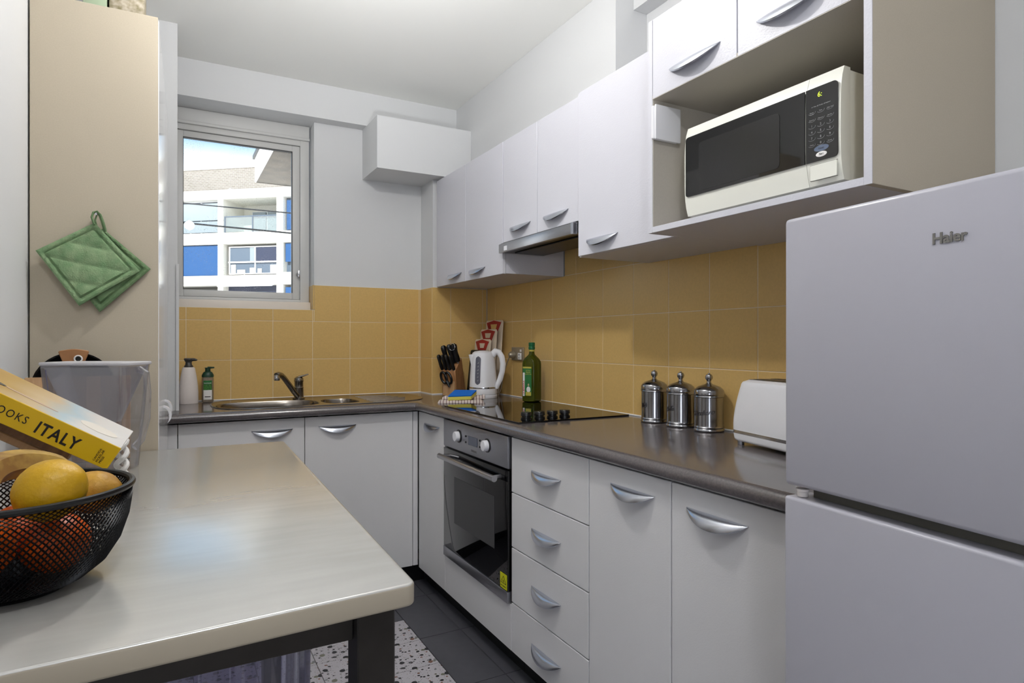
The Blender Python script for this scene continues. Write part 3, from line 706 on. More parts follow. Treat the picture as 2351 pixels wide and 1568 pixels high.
# ------------------------------------------------------------------ cooktop
ck = thing('glass_cooktop', 'black ceramic glass cooktop with four knobs set in the worktop', 'cooktop', (1.35, 2.28, .905))
part('glass_plate', prism(rounded([(1.092, 1.942), (1.598, 1.942), (1.598, 2.632), (1.092, 2.632)], .006, 3), .9055, .911, .0012, 1), M['black_glass'], ck)
for i in range(4):
    x = 1.165+i*.057; y = 2.012
    b = lathe([(0, 0), (.021, 0), (.021, .005), (.017, .007), (.0165, .011), (.021, .013), (.0205, .024), (.019, .026), (0, .026)], (x, y, .9112), 24); part('knob', b, M['black'], ck)

# ------------------------------------------------------------------ things on the worktop
TZ = .9055
# tall white lotion bottle
t = thing('lotion_bottle', 'tall white tapered bottle with charcoal pump beside the sink', 'bottle', (.080, 3.345, TZ))
part('bottle', lathe([(0, 0), (.041, 0), (.042, .004), (.042, .05), (.040, .085), (.034, .13), (.028, .165), (.0245, .172), (0, .172)], (.080, 3.345, TZ), 32), M['white_soft'], t)
b = lathe([(0, .172), (.0195, .172), (.0195, .178), (.015, .183), (.013, .195), (.016, .200), (.021, .210), (.019, .2145), (0, .2155)], (.080, 3.345, TZ), 24)
tube([(.08, 3.345, TZ+.207), (.105, 3.335, TZ+.208), (.115, 3.33, TZ+.206)], [.009, .007, .004], 10, bm=b); part('pump', b, M['grey_pump'], t)
# hand soap
t = thing('hand_soap', 'clear hand soap bottle with dark green pump and leafy label', 'bottle', (.150, 3.355, TZ))
cx, cy = .163, 3.365
part('bottle', lathe([(0, .001), (.022, .001), (.026, .004), (.026, .115), (.024, .122), (.012, .124)], (cx, cy, TZ), 28, sy=.75), M['clear_pet'], t)
part('liquid', lathe([(0, .003), (.0235, .003), (.0240, .02), (.0240, .075), (0, .075)], (cx, cy, TZ), 28, sy=.75), mat('pale_soap', (190, 170, 130), .2, alpha=.55), t)
b = lathe([(0, .124), (.0265, .122), (.0265, .132), (.020, .145), (.012, .150), (.0115, .164), (.014, .165), (.014, .168), (0, .169)], (cx, cy, TZ), 24, sy=.8)
tube([(cx, cy, TZ+.167), (cx+.028, cy-.01, TZ+.168)], [.006, .0035], 8, bm=b); part('pump', b, M['soap_green'], t)
def wrap(b, cx, cy, r, z, a0, sy=1):  # bend flat x,y text/label round an upright cylinder; a0 = direction of x=0
    for v in b.verts:
        a = a0+v.co.x/r; rr = r+v.co.z; h = v.co.y
        v.co = Vector((cx+rr*math.cos(a), cy+sy*rr*math.sin(a), z+h))
    return b
def label_bm(wd, z0, z1, n=12, slant=0):
    b = bmesh.new(); g = []
    for k in (0, .0004):
        g.append([[b.verts.new((-wd/2+wd*i/n+(slant*(z-z0)/(z1-z0)), z, k)) for z in (z0, z1)] for i in range(n+1)])
    for q in g:
        for i in range(n): b.faces.new((q[i][0], q[i+1][0], q[i+1][1], q[i][1]))
    for j in (0, 1):
        for i in range(n): b.faces.new((g[0][i][j], g[0][i+1][j], g[1][i+1][j], g[1][i][j]))
    return b
AF = math.radians(-93)
lb = part('label', wrap(label_bm(.040, .014, .062, slant=0), cx, cy, .0265, TZ, AF, .75), M['label_white'], t)
part('label_top', wrap(label_bm(.040, .086, .106), cx, cy, .0265, TZ, AF, .75), M['label_green'], lb)
part('label_leaves', wrap(label_bm(.040, .060, .0855), cx, cy, .0266, TZ, AF, .75), M['leaf_green'], lb)
part('lettering', wrap(text_bm('PALMOLIVE', .0066, .0002, align='CENTER'), cx, cy, .0272, TZ+.091, AF, .75), M['label_white'], lb)
part('barcode_bar', wrap(label_bm(.026, .026, .030), cx, cy, .0270, TZ, AF, .75), M['ink'], lb)

# knife block with its knives
kb = thing('knife_block', 'slanted wooden knife block in the corner of the worktop', 'knife block', (1.345, 3.19, TZ))
UF = Vector((-.78, -.626, 0)).normalized()      # direction the block faces
SD = Vector((.626, -.78, 0)).normalized()
KO = Vector((1.371, 3.172, TZ))
def kpt(s, f, z): return KO+SD*s+UF*f+Vector((0, 0, z))
def kprism(poly, s0, s1, bev=.002):
    b = bmesh.new(); A_ = [b.verts.new(kpt(s0, f, z)) for f, z in poly]; C_ = [b.verts.new(kpt(s1, f, z)) for f, z in poly]; n = len(poly)
    b.faces.new(A_); b.faces.new(C_)
    for i in range(n): b.faces.new((A_[i], A_[(i+1) % n], C_[(i+1) % n], C_[i]))
    bmesh.ops.recalc_face_normals(b, faces=b.faces)
    if bev: bmesh.ops.bevel(b, geom=b.edges[:], offset=bev, segments=1, affect='EDGES')
    return b
HWk = .042
part('block', kprism([(.045, .075), (.045, 0), (-.055+.045, 0), (-.075, .0), (-.02, .205), (.058, .135)], -HWk, HWk), M['wood'], kb)
part('front_foot', kprism([(.052, .078), (.052, 0), (.0455, 0), (.0455, .078)], -HWk*.85, HWk*.85, .001), M['wood_lt'], kb)
def grip(p0, p1, r, name='kitchen_knife', lab='', ring=False):
    d = (p1-p0); n = 8; path = []
    for i in range(n+1):
        q = i/n; bend = UF*(.010*math.sin(q*PI*.9)); path.append(p0+d*q+bend*.6+(Vector((0, 0, -.004)) if i == n else Vector()))
    rad = [r*.85, r, r*1.02, r*.95, r*.92, r*.98, r*1.1, r*1.1, r*.55]
    k = thing(name, lab, 'knife' if name != 'sharpening_steel' else 'sharpening steel', tuple(p0), group='knives in the block')
    h = part('handle', tube(path, rad, 10, rz=1.4), M['black'], k)
    part('blade', tube([p0-d.normalized()*.012, p0+d.normalized()*.003], [r*.4, r*.4], 6), M['steel'], k)
    return k
up = (UF*.26+Vector((0, 0, 1))*.96).normalized()
labs = ['small black knife handle, outermost left in the front row of the block', 'small black knife handle, second from the left in the front row', 'small black knife handle, third from the left in the front row', 'small black knife handle, rightmost in the front row of the block']
for i in range(4):
    s = -.036+i*.0235; p = kpt(s, .055, .142); grip(p, p+up*.088-SD*.013, .0078, lab=labs[i])
p = kpt(-.018, .022, .172); grip(p, p+up*.108-SD*.018, .0105, lab='large black knife handle at the upper left of the block')
p = kpt(.014, .020, .176); grip(p, p+up*.110-SD*.016, .010, lab='large black knife handle in the middle of the upper row')
ks = grip(kpt(.036, .014, .185), kpt(.036, .014, .185)+up*.105-SD*.014, .012, name='sharpening_steel', lab='black-handled sharpening steel with a metal hanging ring in the block')
for o in [ks]: del o['group']
c0 = kpt(.022, .055, .265)
b = tube([c0+SD*.018*math.cos(a)+Vector((0, 0, .019*math.sin(a))) for a in [2*PI*i/24 for i in range(24)]], .0012, 6, closed=True); part('hanging_ring', b, M['chrome'], ks)
scs = thing('kitchen_scissors', 'black kitchen scissors handles hanging at the front of the block', 'scissors', tuple(kpt(-.012, .07, .05)))
b = None
for s0 in (-.022, .006):
    cpt = kpt(s0, .066, .098)
    b = tube([cpt+SD*(.017*math.cos(a)+.016*(0 if s0 > 0 else 0)-.35*(.02*math.sin(a)))+Vector((0, 0, .030*math.sin(a)))+UF*.004*math.sin(a) for a in [2*PI*i/18 for i in range(18)]], .0065, 8, closed=True, bm=b)
part('handle', b, M['black'], scs); part('blade', tube([kpt(-.004, .066, .08), kpt(.012, .064, .048)], [.010, .005], 8), M['black'], scs)

# chopping board set leaning against the tiled wall
def leaning_board(name, xb, xt, y0, y1, z1, lab, white=True):
    t = thing(name, lab, 'chopping board' if white else 'board holder', (xb, (y0+y1)/2, TZ), group='nested chopping boards' if white else None)
    L = Vector((xt-xb, 0, z1-TZ)); H = L.length; ux = L.normalized(); nrm = Vector((-ux.z, 0, ux.x))
    # local frame: x along -Y (to the viewer's right), y up the board, z = face normal
    mxx = basis((xb, y1, TZ), (0, -1, 0), ux, nrm); wd = y1-y0
    b = prism(rounded([(0, 0), (wd, 0), (wd, H), (0, H)], [.002, .002, .018, .018], 4), 0, .0075, .001, 1); b.transform(mxx)
    part('board', b, M['board'] if white else M['board_dk'], t)
    if white:
        # trapezoid grip with an opening: four bars
        g = None
        hh = .062; top_ = H-.001
        wq = wd
        outer = [(.02, top_-.012), (wd/2, top_), (wd-.02, top_-.012), (wd-.055, top_-hh), (.055, top_-hh)]
        inner = [(.065, top_-.022), (wd-.065, top_-.022), (wd-.078, top_-hh+.016), (.078, top_-hh+.016)]
        def quad(p): return prism(p, .0077, .0095)
        for p in ([(.012, top_-.012), (wd/2, top_), (wd-.012, top_-.012), (wd-.058, top_-.021), (.058, top_-.021)],
                  [(.048, top_-hh), (.070, top_-hh+.014), (wd-.070, top_-hh+.014), (wd-.048, top_-hh)],
                  [(.012, top_-.012), (.058, top_-.021), (.070, top_-hh+.014), (.048, top_-hh)],
                  [(wd-.012, top_-.012), (wd-.048, top_-hh), (wd-.070, top_-hh+.014), (wd-.058, top_-.021)]):
            g = add(g, quad(p))
        g.transform(mxx); part('grip', g, M['red'], t, label='red grip with an opening')
        part('hole', (lambda q: (q.transform(mxx), q)[1])(prism([(.059, top_-.0215), (wd-.059, top_-.0215), (wd-.0705, top_-hh+.0135), (.0705, top_-hh+.0135)], .0076, .0080)), M['tile'] if z1 > 1.3 else M['board'], t)
    return t
leaning_board('chopping_board', 1.575, 1.603, 3.015, 3.215, 1.318, 'tallest cream chopping board with red grip, hindmost against the tiles')
leaning_board('chopping_board', 1.548, 1.573, 3.030, 3.225, 1.268, 'middle cream chopping board with red grip, between two others')
leaning_board('chopping_board', 1.521, 1.543, 3.045, 3.235, 1.212, 'shortest cream chopping board with red grip, front of the three')
leaning_board('board_holder', 1.492, 1.519, 3.05, 3.245, 1.152, 'dark board standing in front of the chopping boards behind the kettle', False)

# kettle
kx, ky = 1.443, 2.943
kt = thing('electric_kettle', 'white electric kettle with smoked water gauge on its base', 'kettle', (kx, ky, TZ))
KZ = TZ
part('power_base', lathe([(0, 0), (.072, 0), (.074, .004), (.074, .016), (.070, .019), (0, .019)], (kx, ky, KZ), 40), M['white_p'], kt)
part('body', lathe([(0, .020), (.072, .020), (.0735, .026), (.0725, .048), (.0722, .050), (.0722, .058), (.072, .060), (.0695, .12), (.064, .19), (.060, .222), (.056, .235), (.045, .243), (.02, .247), (0, .248)], (kx, ky, KZ), 48), M['white_p'], kt)
part('chrome_band', lathe([(.0728, .0505), (.0736, .052), (.0736, .057), (.0728, .0585)], (kx, ky, KZ), 48), M['chrome'], kt)
vd = Vector((kx, ky, 0)).normalized(); sd = Vector((vd.y, -vd.x, 0))   # sd points to the right as seen from the room
hp = [(.052, .225), (.070, .243), (.088, .238), (.103, .215), (.110, .18), (.106, .14), (.094, .10), (.080, .07), (.072, .05)]
hs = (sd*.93-vd*.36).normalized()
part('handle', tube([Vector((kx, ky, KZ+z))+hs*r for r, z in hp], [.016, .0145, .013, .0125, .012, .012, .012, .011, .008], 12, rz=1.25), M['white_p'], kt)
sdl = (-sd*.97-vd*.25).normalized()
b = bmesh.new()
tri = [(sdl*.056+Vector((0, 0, .228))), (sdl*.078+Vector((0, 0, .226))), (sdl*.064+Vector((0, 0, .168)))]
perp = Vector((-sdl.y, sdl.x, 0))*.018
vs_ = [b.verts.new(Vector((kx, ky, KZ))+tri[0]+perp), b.verts.new(Vector((kx, ky, KZ))+tri[0]-perp), b.verts.new(Vector((kx, ky, KZ))+tri[1]), b.verts.new(Vector((kx, ky, KZ))+tri[2]+perp*.2), b.verts.new(Vector((kx, ky, KZ))+tri[2]-perp*.2)]
for f in ((0, 1, 2), (0, 2, 3), (1, 4, 2), (2, 4, 3), (0, 3, 4, 1)): b.faces.new([vs_[i] for i in f])
part('spout', b, M['white_p'], kt)
ga = math.atan2(-vd.y, -vd.x)-.42
def kettle_r(z):
    P_k = [(.06, .072), (.12, .0695), (.19, .064), (.222, .060), (.235, .056)]
    for (a, ra_), (c, rc_) in zip(P_k, P_k[1:]):
        if z <= c: return ra_+(rc_-ra_)*(z-a)/(c-a)
    return .056
b = bmesh.new(); g = []
N1, N2 = 8, 20
for i in range(N1+1):
    row = []
    for j in range(N2+1):
        tz = -1+2*j/N2; hw = .0145*math.sqrt(max(0.02, 1-max(0, (abs(tz)-.78)/.22)**2)); z = .145+.073*tz
        x = (-1+2*i/N1)*hw; a = ga+x/kettle_r(z); r = kettle_r(z)+.0014
        row.append(b.verts.new((kx+r*math.cos(a), ky+r*math.sin(a), KZ+z)))
    g.append(row)
for i in range(N1):
    for j in range(N2): b.faces.new((g[i][j], g[i+1][j], g[i+1][j+1], g[i][j+1]))
gg = part('gauge_window', b, M['gauge'], kt)
b = None
for j in range(6):
    z = .092+j*.018; r = kettle_r(z)+.0018; pts = [(kx+r*math.cos(ga+q/r), ky+r*math.sin(ga+q/r), KZ+z+dz) for q, dz in ((-.003, 0), (.003, 0), (.003, .006))]
    b = tube(pts, .0006, 4, bm=b)
part('scale_mark', b, M['label_white'], gg)

# power point with plug
pw = thing('power_point', 'metal double power point on the tiles behind the kettle', 'socket', (1.614, 2.872, 1.10))
part('plate', B(1.607, 1.6185, 2.812, 2.934, 1.100, 1.170, .003), M['socket'], pw)
part('rocker', B(1.603, 1.608, 2.826, 2.838, 1.146, 1.158, .001), M['label_white'], pw)
part('outlet_insert', B(1.604, 1.608, 2.826, 2.862, 1.106, 1.140, .002), M['label_white'], pw)
b = tube([(1.6035, 2.840, 1.127), (1.6035, 2.843, 1.134)], .0012, 5); tube([(1.6035, 2.852, 1.127), (1.6035, 2.849, 1.134)], .0012, 5, bm=b); tube([(1.6035, 2.846, 1.111), (1.6035, 2.846, 1.119)], .0012, 5, bm=b); part('slot', b, M['ink'], pw)
pg = thing('power_plug', 'pale plug of the kettle in the left socket', 'plug', (1.59, 2.905, 1.12))
b = lathe([(0, 0), (.019, 0), (.017, .02), (.010, .03), (0, .031)], seg=20); b.transform(Matrix.Translation((1.606, 2.905, 1.13)) @ Matrix.Rotation(-PI/2, 4, 'Y')); part('plug_body', b, M['socket'], pg)
part('cord', tube([(1.582, 2.905, 1.126), (1.578, 2.935, 1.08), (1.585, 2.985, 1.02), (1.588, 3.01, .96), (1.575, 3.01, .920), (1.55, 3.0, .912), (1.535, 2.975, .912)], .0032, 8), M['socket'], pg)

# olive oil bottle (square shouldered)
ox, oy = 1.552, 2.660
oz = .9115
ox, oy = 1.530, 2.590
ob = thing('olive_oil_bottle', 'green glass olive oil bottle with green cap on the cooktop corner', 'bottle', (ox, oy, oz))
b = bmesh.new(); rings = []
angb = math.radians(28)
def sq(r, rr, z, n=32):
    o = []
    for i in range(n):
        a = 2*PI*i/n; p = 2 if rr < .1 else 2+5*rr; c, s = math.cos(a), math.sin(a)
        x = r*math.copysign(abs(c)**(2/p), c); y = r*math.copysign(abs(s)**(2/p), s)
        o.append(b.verts.new((ox+x*math.cos(angb)-y*math.sin(angb), oy+x*math.sin(angb)+y*math.cos(angb), oz+z)))
    return o
for r, rr, z in ((.030, .5, 0), (.036, .8, .004), (.037, .8, .02), (.037, .8, .178), (.036, .7, .192), (.030, .4, .207), (.021, .1, .219), (.0145, 0, .228), (.0125, 0, .24), (.012, 0, .262)): rings.append(sq(r, rr, z))
for a, c in zip(rings, rings[1:]):
    for i in range(32): b.faces.new((a[i], a[(i+1) % 32], c[(i+1) % 32], c[i]))
b.faces.new(rings[0]); b.faces.new(rings[-1])
part('bottle', b, M['oil_glass'], ob)
b = bmesh.new(); rings = []
for r, rr, z in ((.028, .5, .004), (.0335, .8, .008), (.0345, .8, .02), (.0345, .8, .095)): rings.append(sq(r, rr, z))
for a, c in zip(rings, rings[1:]):
    for i in range(32): b.faces.new((a[i], a[(i+1) % 32], c[(i+1) % 32], c[i]))
b.faces.new(rings[0]); b.faces.new(rings[-1]); part('oil', b, M['oil'], ob)
part('cap', lathe([(0, 0), (.0155, 0), (.016, .003), (.016, .012), (.0145, .0135), (.0145, .016), (.0155, .0175), (.0155, .032), (.014, .034), (0, .034)], (ox, oy, oz+.250), 28), M['cap_green'], ob)
part('neck_band', lathe([(.0127, 0), (.0142, 0), (.0142, .008), (.0127, .008)], (ox, oy, oz+.2405), 28), M['label_gold'], ob)
# label on the left face as seen (normal between -X and -Y)
ln = Vector((-math.cos(angb), -math.sin(angb), 0)); lx = Vector((-ln.y*-1, ln.x*-1, 0)); lx = Vector((0, 0, 1)).cross(ln)*1
LM = basis(Vector((ox, oy, oz))+ln*.0378, lx, (0, 0, 1), ln)
def lab(x0, x1, z0, z1, m, th=.0005, off=0, nm='label_patch', par=None):
    q = B(x0, x1, z0, z1, off, off+th); q.transform(LM); return part(nm, q, m, par or ob)
L0 = lab(-.026, .022, .030, .168, M['label_green'], nm='label')
lab(-.026, .022, .160, .168, M['label_gold'], off=.0006, par=L0); lab(-.010, .020, .030, .048, M['label_gold'], off=.0006, par=L0); lab(-.026, -.016, .028, .140, M['label_white'], off=.0006, par=L0, nm='side_strip')
def shape(pts, m, off, nm):
    q = prism(pts, off, off+.0004); q.transform(LM); part(nm, q, m, L0)
shape(ell(.005, .060, .011, .014, 16, 2), M['label_white'], .0006, 'printed_figure'); shape(ell(.005, .082, .004, .006, 14, 2), M['skin_tone'], .0008, 'printed_face')
q = text_bm('EXTRA\nVIRGIN\nOLIVE OIL', .0085, .0002, align='CENTER'); q.transform(Matrix.Translation((.003, .147, .0007))); q.transform(LM); part('lettering', q, M['label_gold'], L0)
q = text_bm('LA ESPANOLA', .0105, .0002, bold=.0004); q.transform(Matrix.Rotation(PI/2, 4, 'Z')); q.transform(Matrix.Translation((-.0175, .035, .0012))); q.transform(LM); part('lettering', q, M['label_red'], L0)

# folded tea towel and sponge
def rot_to(cx, cy, a, z=0): return Matrix.Translation((cx, cy, z)) @ Matrix.Rotation(a, 4, 'Z')
ta = math.radians(-25)
b = bmesh.new()
def slab_wave(x0, x1, y0, y1, z0, th, amp, nx=24, ny=8):
    b = bmesh.new(); g = [[], []]
    for k in (0, 1):
        for i in range(nx+1):
            x = x0+(x1-x0)*i/nx; row = []
            for j in range(ny+1):
                y = y0+(y1-y0)*j/ny; e = min((i/nx), (1-i/nx))*12; e2 = min(j/ny, 1-j/ny)*8; ed = min(1, e)**.5*min(1, max(e2, .15))**.5
                zz = z0 if k == 0 else z0+th*(.35+.65*ed)+amp*math.sin(i*.9+j*.4)*ed
                row.append(b.verts.new((x, y+amp*.8*math.sin(i*.7), zz)))
            g[k].append(row)
    for k in (0, 1):
        for i in range(nx):
            for j in range(ny): b.faces.new((g[k][i][j], g[k][i+1][j], g[k][i+1][j+1], g[k][i][j+1]))
    for i in range(nx):
        for j in (0, ny): b.faces.new((g[0][i][j], g[0][i+1][j], g[1][i+1][j], g[1][i][j]))
    for i in (0, nx):
        for j in range(ny): b.faces.new((g[0][i][j], g[0][i][j+1], g[1][i][j+1], g[1][i][j]))
    return b
tw = thing('tea_towel', 'folded white tea towel with thin brown stripes beside the cooktop', 'towel', (1.235, 2.755, TZ), ta)
part('lower_fold', slab_wave(-.112, .106, -.045, .07, .0005, .013, .0012), M['towel'], tw, world=False)
part('upper_fold', slab_wave(-.095, .112, .030, .085, .0145, .014, .001), M['towel'], tw, world=False)
b = tube([(.1, .06, .021), (.113, .058, .021)], [.014, .011], 14); part('rolled_end', b, M['towel'], tw, world=False)
sg = thing('scouring_sponge', 'blue and yellow scouring sponge lying on the folded tea towel', 'sponge', (1.235, 2.765, TZ+.0155), ta+.02)
pts = [(-.062, -.045), (.050, -.035), (.078, .040), (-.030, .045)]
b = prism(rounded(pts, .004, 3), .013, .030, .002, 1); part('foam', b, M['sponge_y'], sg, world=False)
b = prism(rounded(pts, .004, 3), .0305, .037, .0015, 1); part('scourer', b, M['sponge_b'], sg, world=False)
for q in sg.children: q.location.z = -.010
sg.rotation_euler = (.25, 0, ta+.02); sg.location.z += .006

# three canisters
def canister(x, y, word, lab_, off):
    t = thing('canister', lab_, 'canister', (x, y, TZ), group='embossed tin canisters')
    R0 = .0475
    body = part('body', lathe([(0, .001), (R0, .001), (R0+.002, .004), (R0+.001, .009), (R0-.001, .011), (R0+.0018, .014), (R0-.0005, .017), (R0-.001, .020), (R0-.001, .112), (0, .112)], (x, y, TZ), 48), M['canister'], t)
    part('lid', lathe([(R0-.001, .1125), (R0+.002, .114), (R0+.001, .117), (R0+.0025, .119), (R0, .122), (R0, .133), (R0-.003, .138), (R0-.012, .146), (.022, .151), (.012, .154), (.0075, .158), (.0065, .164), (0, .164)], (x, y, TZ), 48), M['canister'], t)
    part('knob', lathe([(0, .162), (.007, .163), (.0075, .166), (.0115, .171), (.0125, .178), (.0095, .185), (.004, .1875), (.0035, .190), (0, .191)], (x, y, TZ), 28), M['canister'], t)
    a_view = math.atan2(-y, -x)
    b = text_bm(word, .0225, .0010, bold=.0004, shear=.5, align='CENTER', space=.92)
    b.transform(Matrix.Rotation(.14, 4, 'Z'))
    part('embossed_word', wrap(b, x, y, R0-.0004, TZ+.055, a_view+off, 1), M['emboss'], body)
M['emboss'] = mat('relief_shaded_tin', (104, 104, 108), .3, metal=1)  # darker copy of the tin: shading of the relief put into the colour
canister(1.560, 1.757, 'Thè', 'leftmost tin canister, standing nearest the cooktop', -.98)
canister(1.560, 1.622, 'Caffè', 'middle tin canister with embossed Caffè lettering', -.95)
canister(1.560, 1.492, 'Zucchero', 'tin canister with embossed Zucchero lettering next to the toaster', -.50)

# toaster
TA = math.radians(-12)
to = thing('toaster', 'white rounded two-slot toaster with steel band, half behind the fridge', 'toaster', (1.475, 1.13, TZ), TA)
def rbox(z0, z1, grow=0, K=10, cap=(0, 0)):
    """slice of the toaster's rounded body between two heights"""
    b = bmesh.new(); rings = []
    def half(z):
        q = max(0, (z-.06)/.126); lo_ = max(0, (.05-z)/.04)
        return .083-.014*q**1.6-.003*lo_**2, .140-.024*q**1.5-.004*lo_**2
    for k in range(K+1):
        z = z0+(z1-z0)*k/K; hx, hy = half(z); hx += grow; hy += grow
        for e_, (zz, c_) in enumerate(((z0, cap[0]), (z1, cap[1]))):
            if c_ and abs(z-zz) < c_:
                d = c_-math.sqrt(max(0, c_*c_-(c_-abs(z-zz))**2)); hx -= d; hy -= d
        rings.append([b.verts.new((x, y, z)) for x, y in rounded([(-hx, -hy), (hx, -hy), (hx, hy), (-hx, hy)], .034, 7)])
    for a, c in zip(rings, rings[1:]):
        m_ = len(a)
        for i in range(m_): b.faces.new((a[i], a[(i+1) % m_], c[(i+1) % m_], c[i]))
    b.faces.new(rings[0]); b.faces.new(rings[-1]); return b
part('shell', rbox(.0425, .186, cap=(0, .012), K=24), M['white_p'], to, world=False)
part('steel_band', rbox(.0335, .0425, .0004), M['chrome'], to, world=False)
part('lower_shell', rbox(.010, .0335, cap=(.008, 0)), M['white_p'], to, world=False)
b = B(-.042, -.016, -.085, .085, .1855, .188); B(.016, .042, -.085, .085, .1855, .188, bm=b); part('slot', b, M['dark'], to, world=False)
b = B(-.052, .052, -.092, .092, .1853, .1872, .001, 1); part('top_plate', b, M['steel_h'], to, world=False)
for q in ((-.065, -.11), (-.065, .11), (.065, -.11), (.065, .11)): part('foot', lathe([(0, 0), (.009, 0), (.009, .011), (0, .011)], (q[0], q[1], 0), 10), M['steel_h'], to, world=False)

# ------------------------------------------------------------------ pantry cupboard at the left
pc = thing('pantry_cupboard', 'tall pantry cupboard with beige side panel at the left wall', 'cupboard', (-.026, 1.988, 0), math.radians(-1.27))
part('side_panel', B(-.288, -.002, 0, .018, .0, 2.098, .0008, 1), M['pantry_side'], pc, world=False)
part('body', B(-.285, -.020, .0185, .90, .0, 2.096), M['laminate'], pc, world=False)
dd = part('door', B(-.019, 0, .0195, .458, .09, 2.097, .001, 1), M['gloss_white'], pc, world=False)
de = part('door', B(-.019, 0, .461, .90, .09, 2.097, .001, 1), M['gloss_white'], pc, world=False)
for par, yy, z in ((dd, .40, .955), (de, .52, .965)):
    b = bmesh.new(); N = 10; g = []
    for i in range(N+1):
        a = PI*i/N*.62; g.append([(0.002+.022*math.sin(a), .02-.026*math.cos(a)*0, .028*math.cos(a))])
    pth = [(.0+.024*math.sin(PI*i/N*.75), yy, z+.03*math.cos(PI*i/N*.75)) for i in range(N+1)]
    b = bmesh.new()
    for i in range(N):
        (x0, _, z0), (x1, _, z1) = pth[i], pth[i+1]
        vs_ = [b.verts.new(v) for v in ((x0, yy-.02, z0), (x0, yy+.02, z0), (x1, yy+.02, z1), (x1, yy-.02, z1), (x0*.7, yy-.02, z0-.005), (x0*.7, yy+.02, z0-.005), (x1*.7, yy+.02, z1-.005), (x1*.7, yy-.02, z1-.005))]
        for f in ((0, 1, 2, 3), (4, 5, 6, 7), (0, 3, 7, 4), (1, 2, 6, 5)): b.faces.new([vs_[k] for k in f])
    part('handle', b, M['white_p'], par, world=False)
single('storage_box', B(-.105-.04, -.062, 2.03, 2.20, 2.0985, 2.24, .003), M['card'], 'patterned cardboard box on top of the pantry cupboard', 'box')
single('storage_box', B(-.205, -.150, 2.03, 2.20, 2.0985, 2.22, .003), M['green_box'], 'pale green box on top of the pantry cupboard', 'box')

# quilted pot holders on one hook
def pot_holder(name, cor, y, m, lab_):
    """cor: left, top, right, bottom corners as (x, z)"""
    b = bmesh.new(); N = 36; g = []
    for i in range(N+1):
        row = []
        for j in range(N+1):
            u, v = i/N, j/N
            x = (1-u)*(1-v)*cor[0][0]+u*(1-v)*cor[1][0]+u*v*cor[2][0]+(1-u)*v*cor[3][0]
            z = (1-u)*(1-v)*cor[0][1]+u*(1-v)*cor[1][1]+u*v*cor[2][1]+(1-u)*v*cor[3][1]
            edge = min(u, 1-u, v, 1-v)
            if edge < .075: h = .0045+.003*math.sin(PI*min(1, edge/.075))+.0006*math.sin(60*(u+v))
            else:
                a_ = (u+v)*2.6*PI; c_ = (u-v)*2.6*PI
                h = .0035+.0062*(abs(math.sin(a_/1.15))**.45)*(abs(math.sin(c_/1.15+.4))**.45)
                if edge < .09: h = .002
            bend = .004*math.sin(3*u+1)*math.sin(2*v)
            row.append(b.verts.new((x, y-h-bend, z)))
        g.append(row)
    for i in range(N):
        for j in range(N): b.faces.new((g[i][j], g[i+1][j], g[i+1][j+1], g[i][j+1]))
    ex = bmesh.ops.extrude_face_region(b, geom=b.faces[:])
    for q in ex['geom']:
        if isinstance(q, bmesh.types.BMVert): q.co.y = y+.003
    t = thing(name, lab_, 'pot holder', ((cor[1][0]), y, cor[3][1]))
    part('quilted_pad', b, m, t); return t
p1 = pot_holder('pot_holder', [(-.297, 1.430), (-.172, 1.512), (-.070, 1.391), (-.206, 1.293)], 1.968, M['potholder'], 'front green quilted pot holder hanging on the pantry side')
part('hanging_loop', tube([(-.172, 1.955, 1.505), (-.178, 1.957, 1.525), (-.175, 1.960, 1.537), (-.167, 1.961, 1.540), (-.160, 1.960, 1.532), (-.155, 1.957, 1.517), (-.148, 1.955, 1.49)], .0055, 8, rz=.5), M['potholder2'], p1)
p2 = pot_holder('pot_holder', [(-.255, 1.41), (-.155, 1.500), (-.045, 1.399), (-.162, 1.278)], 1.980, M['potholder2'], 'rear green pot holder mostly covered by the front one')
part('hanging_loop', tube([(-.165, 1.978, 1.49), (-.172, 1.975, 1.52), (-.166, 1.975, 1.545), (-.158, 1.975, 1.53), (-.15, 1.978, 1.49)], .004, 8, rz=.5), M['potholder2'], p2)
b = lathe([(0, 0), (.0035, 0), (.003, .022), (.0045, .023), (.0045, .026), (0, .027)], seg=10); b.transform(Matrix.Translation((-.168, 1.9855, 1.536)) @ Matrix.Rotation(PI/2, 4, 'X'))
single('wall_hook', b, M['chrome'], 'small metal hook holding the pot holders on the pantry side', 'hook')

# ------------------------------------------------------------------ table
tt = thing('high_table', 'white-topped high table with dark metal legs in the foreground', 'table', (-.02, 1.36, 0))
ptsT = rounded([(.270, .737), (.303, 1.984), (-.310, 1.984), (-.310, .706)], [.016, .022, .003, .003], 6)
tt_top = part('tabletop', prism(ptsT, .872, .900, .004, 3), M['table_top'], tt)
tt_top.data.materials.append(mat('beige_edge_band', (172, 162, 144), .5))
for p_ in tt_top.data.polygons:
    if p_.normal.z < .3: p_.material_index = 1
for x, y in ((.203, .765), (.236, 1.91), (-.30, .765), (-.30, 1.91)): part('leg', B(x, x+.048, y, y+.048, 0, .8715, .002, 1), M['table_metal'], tt)
for q in ((-.251, .202, .782, .800), (-.251, .235, 1.925, 1.943), (.226, .242, .814, 1.909), (-.290, -.274, .814, 1.909)): part('apron_rail', B(*q, .826, .8715, .001, 1), M['table_metal'], tt)

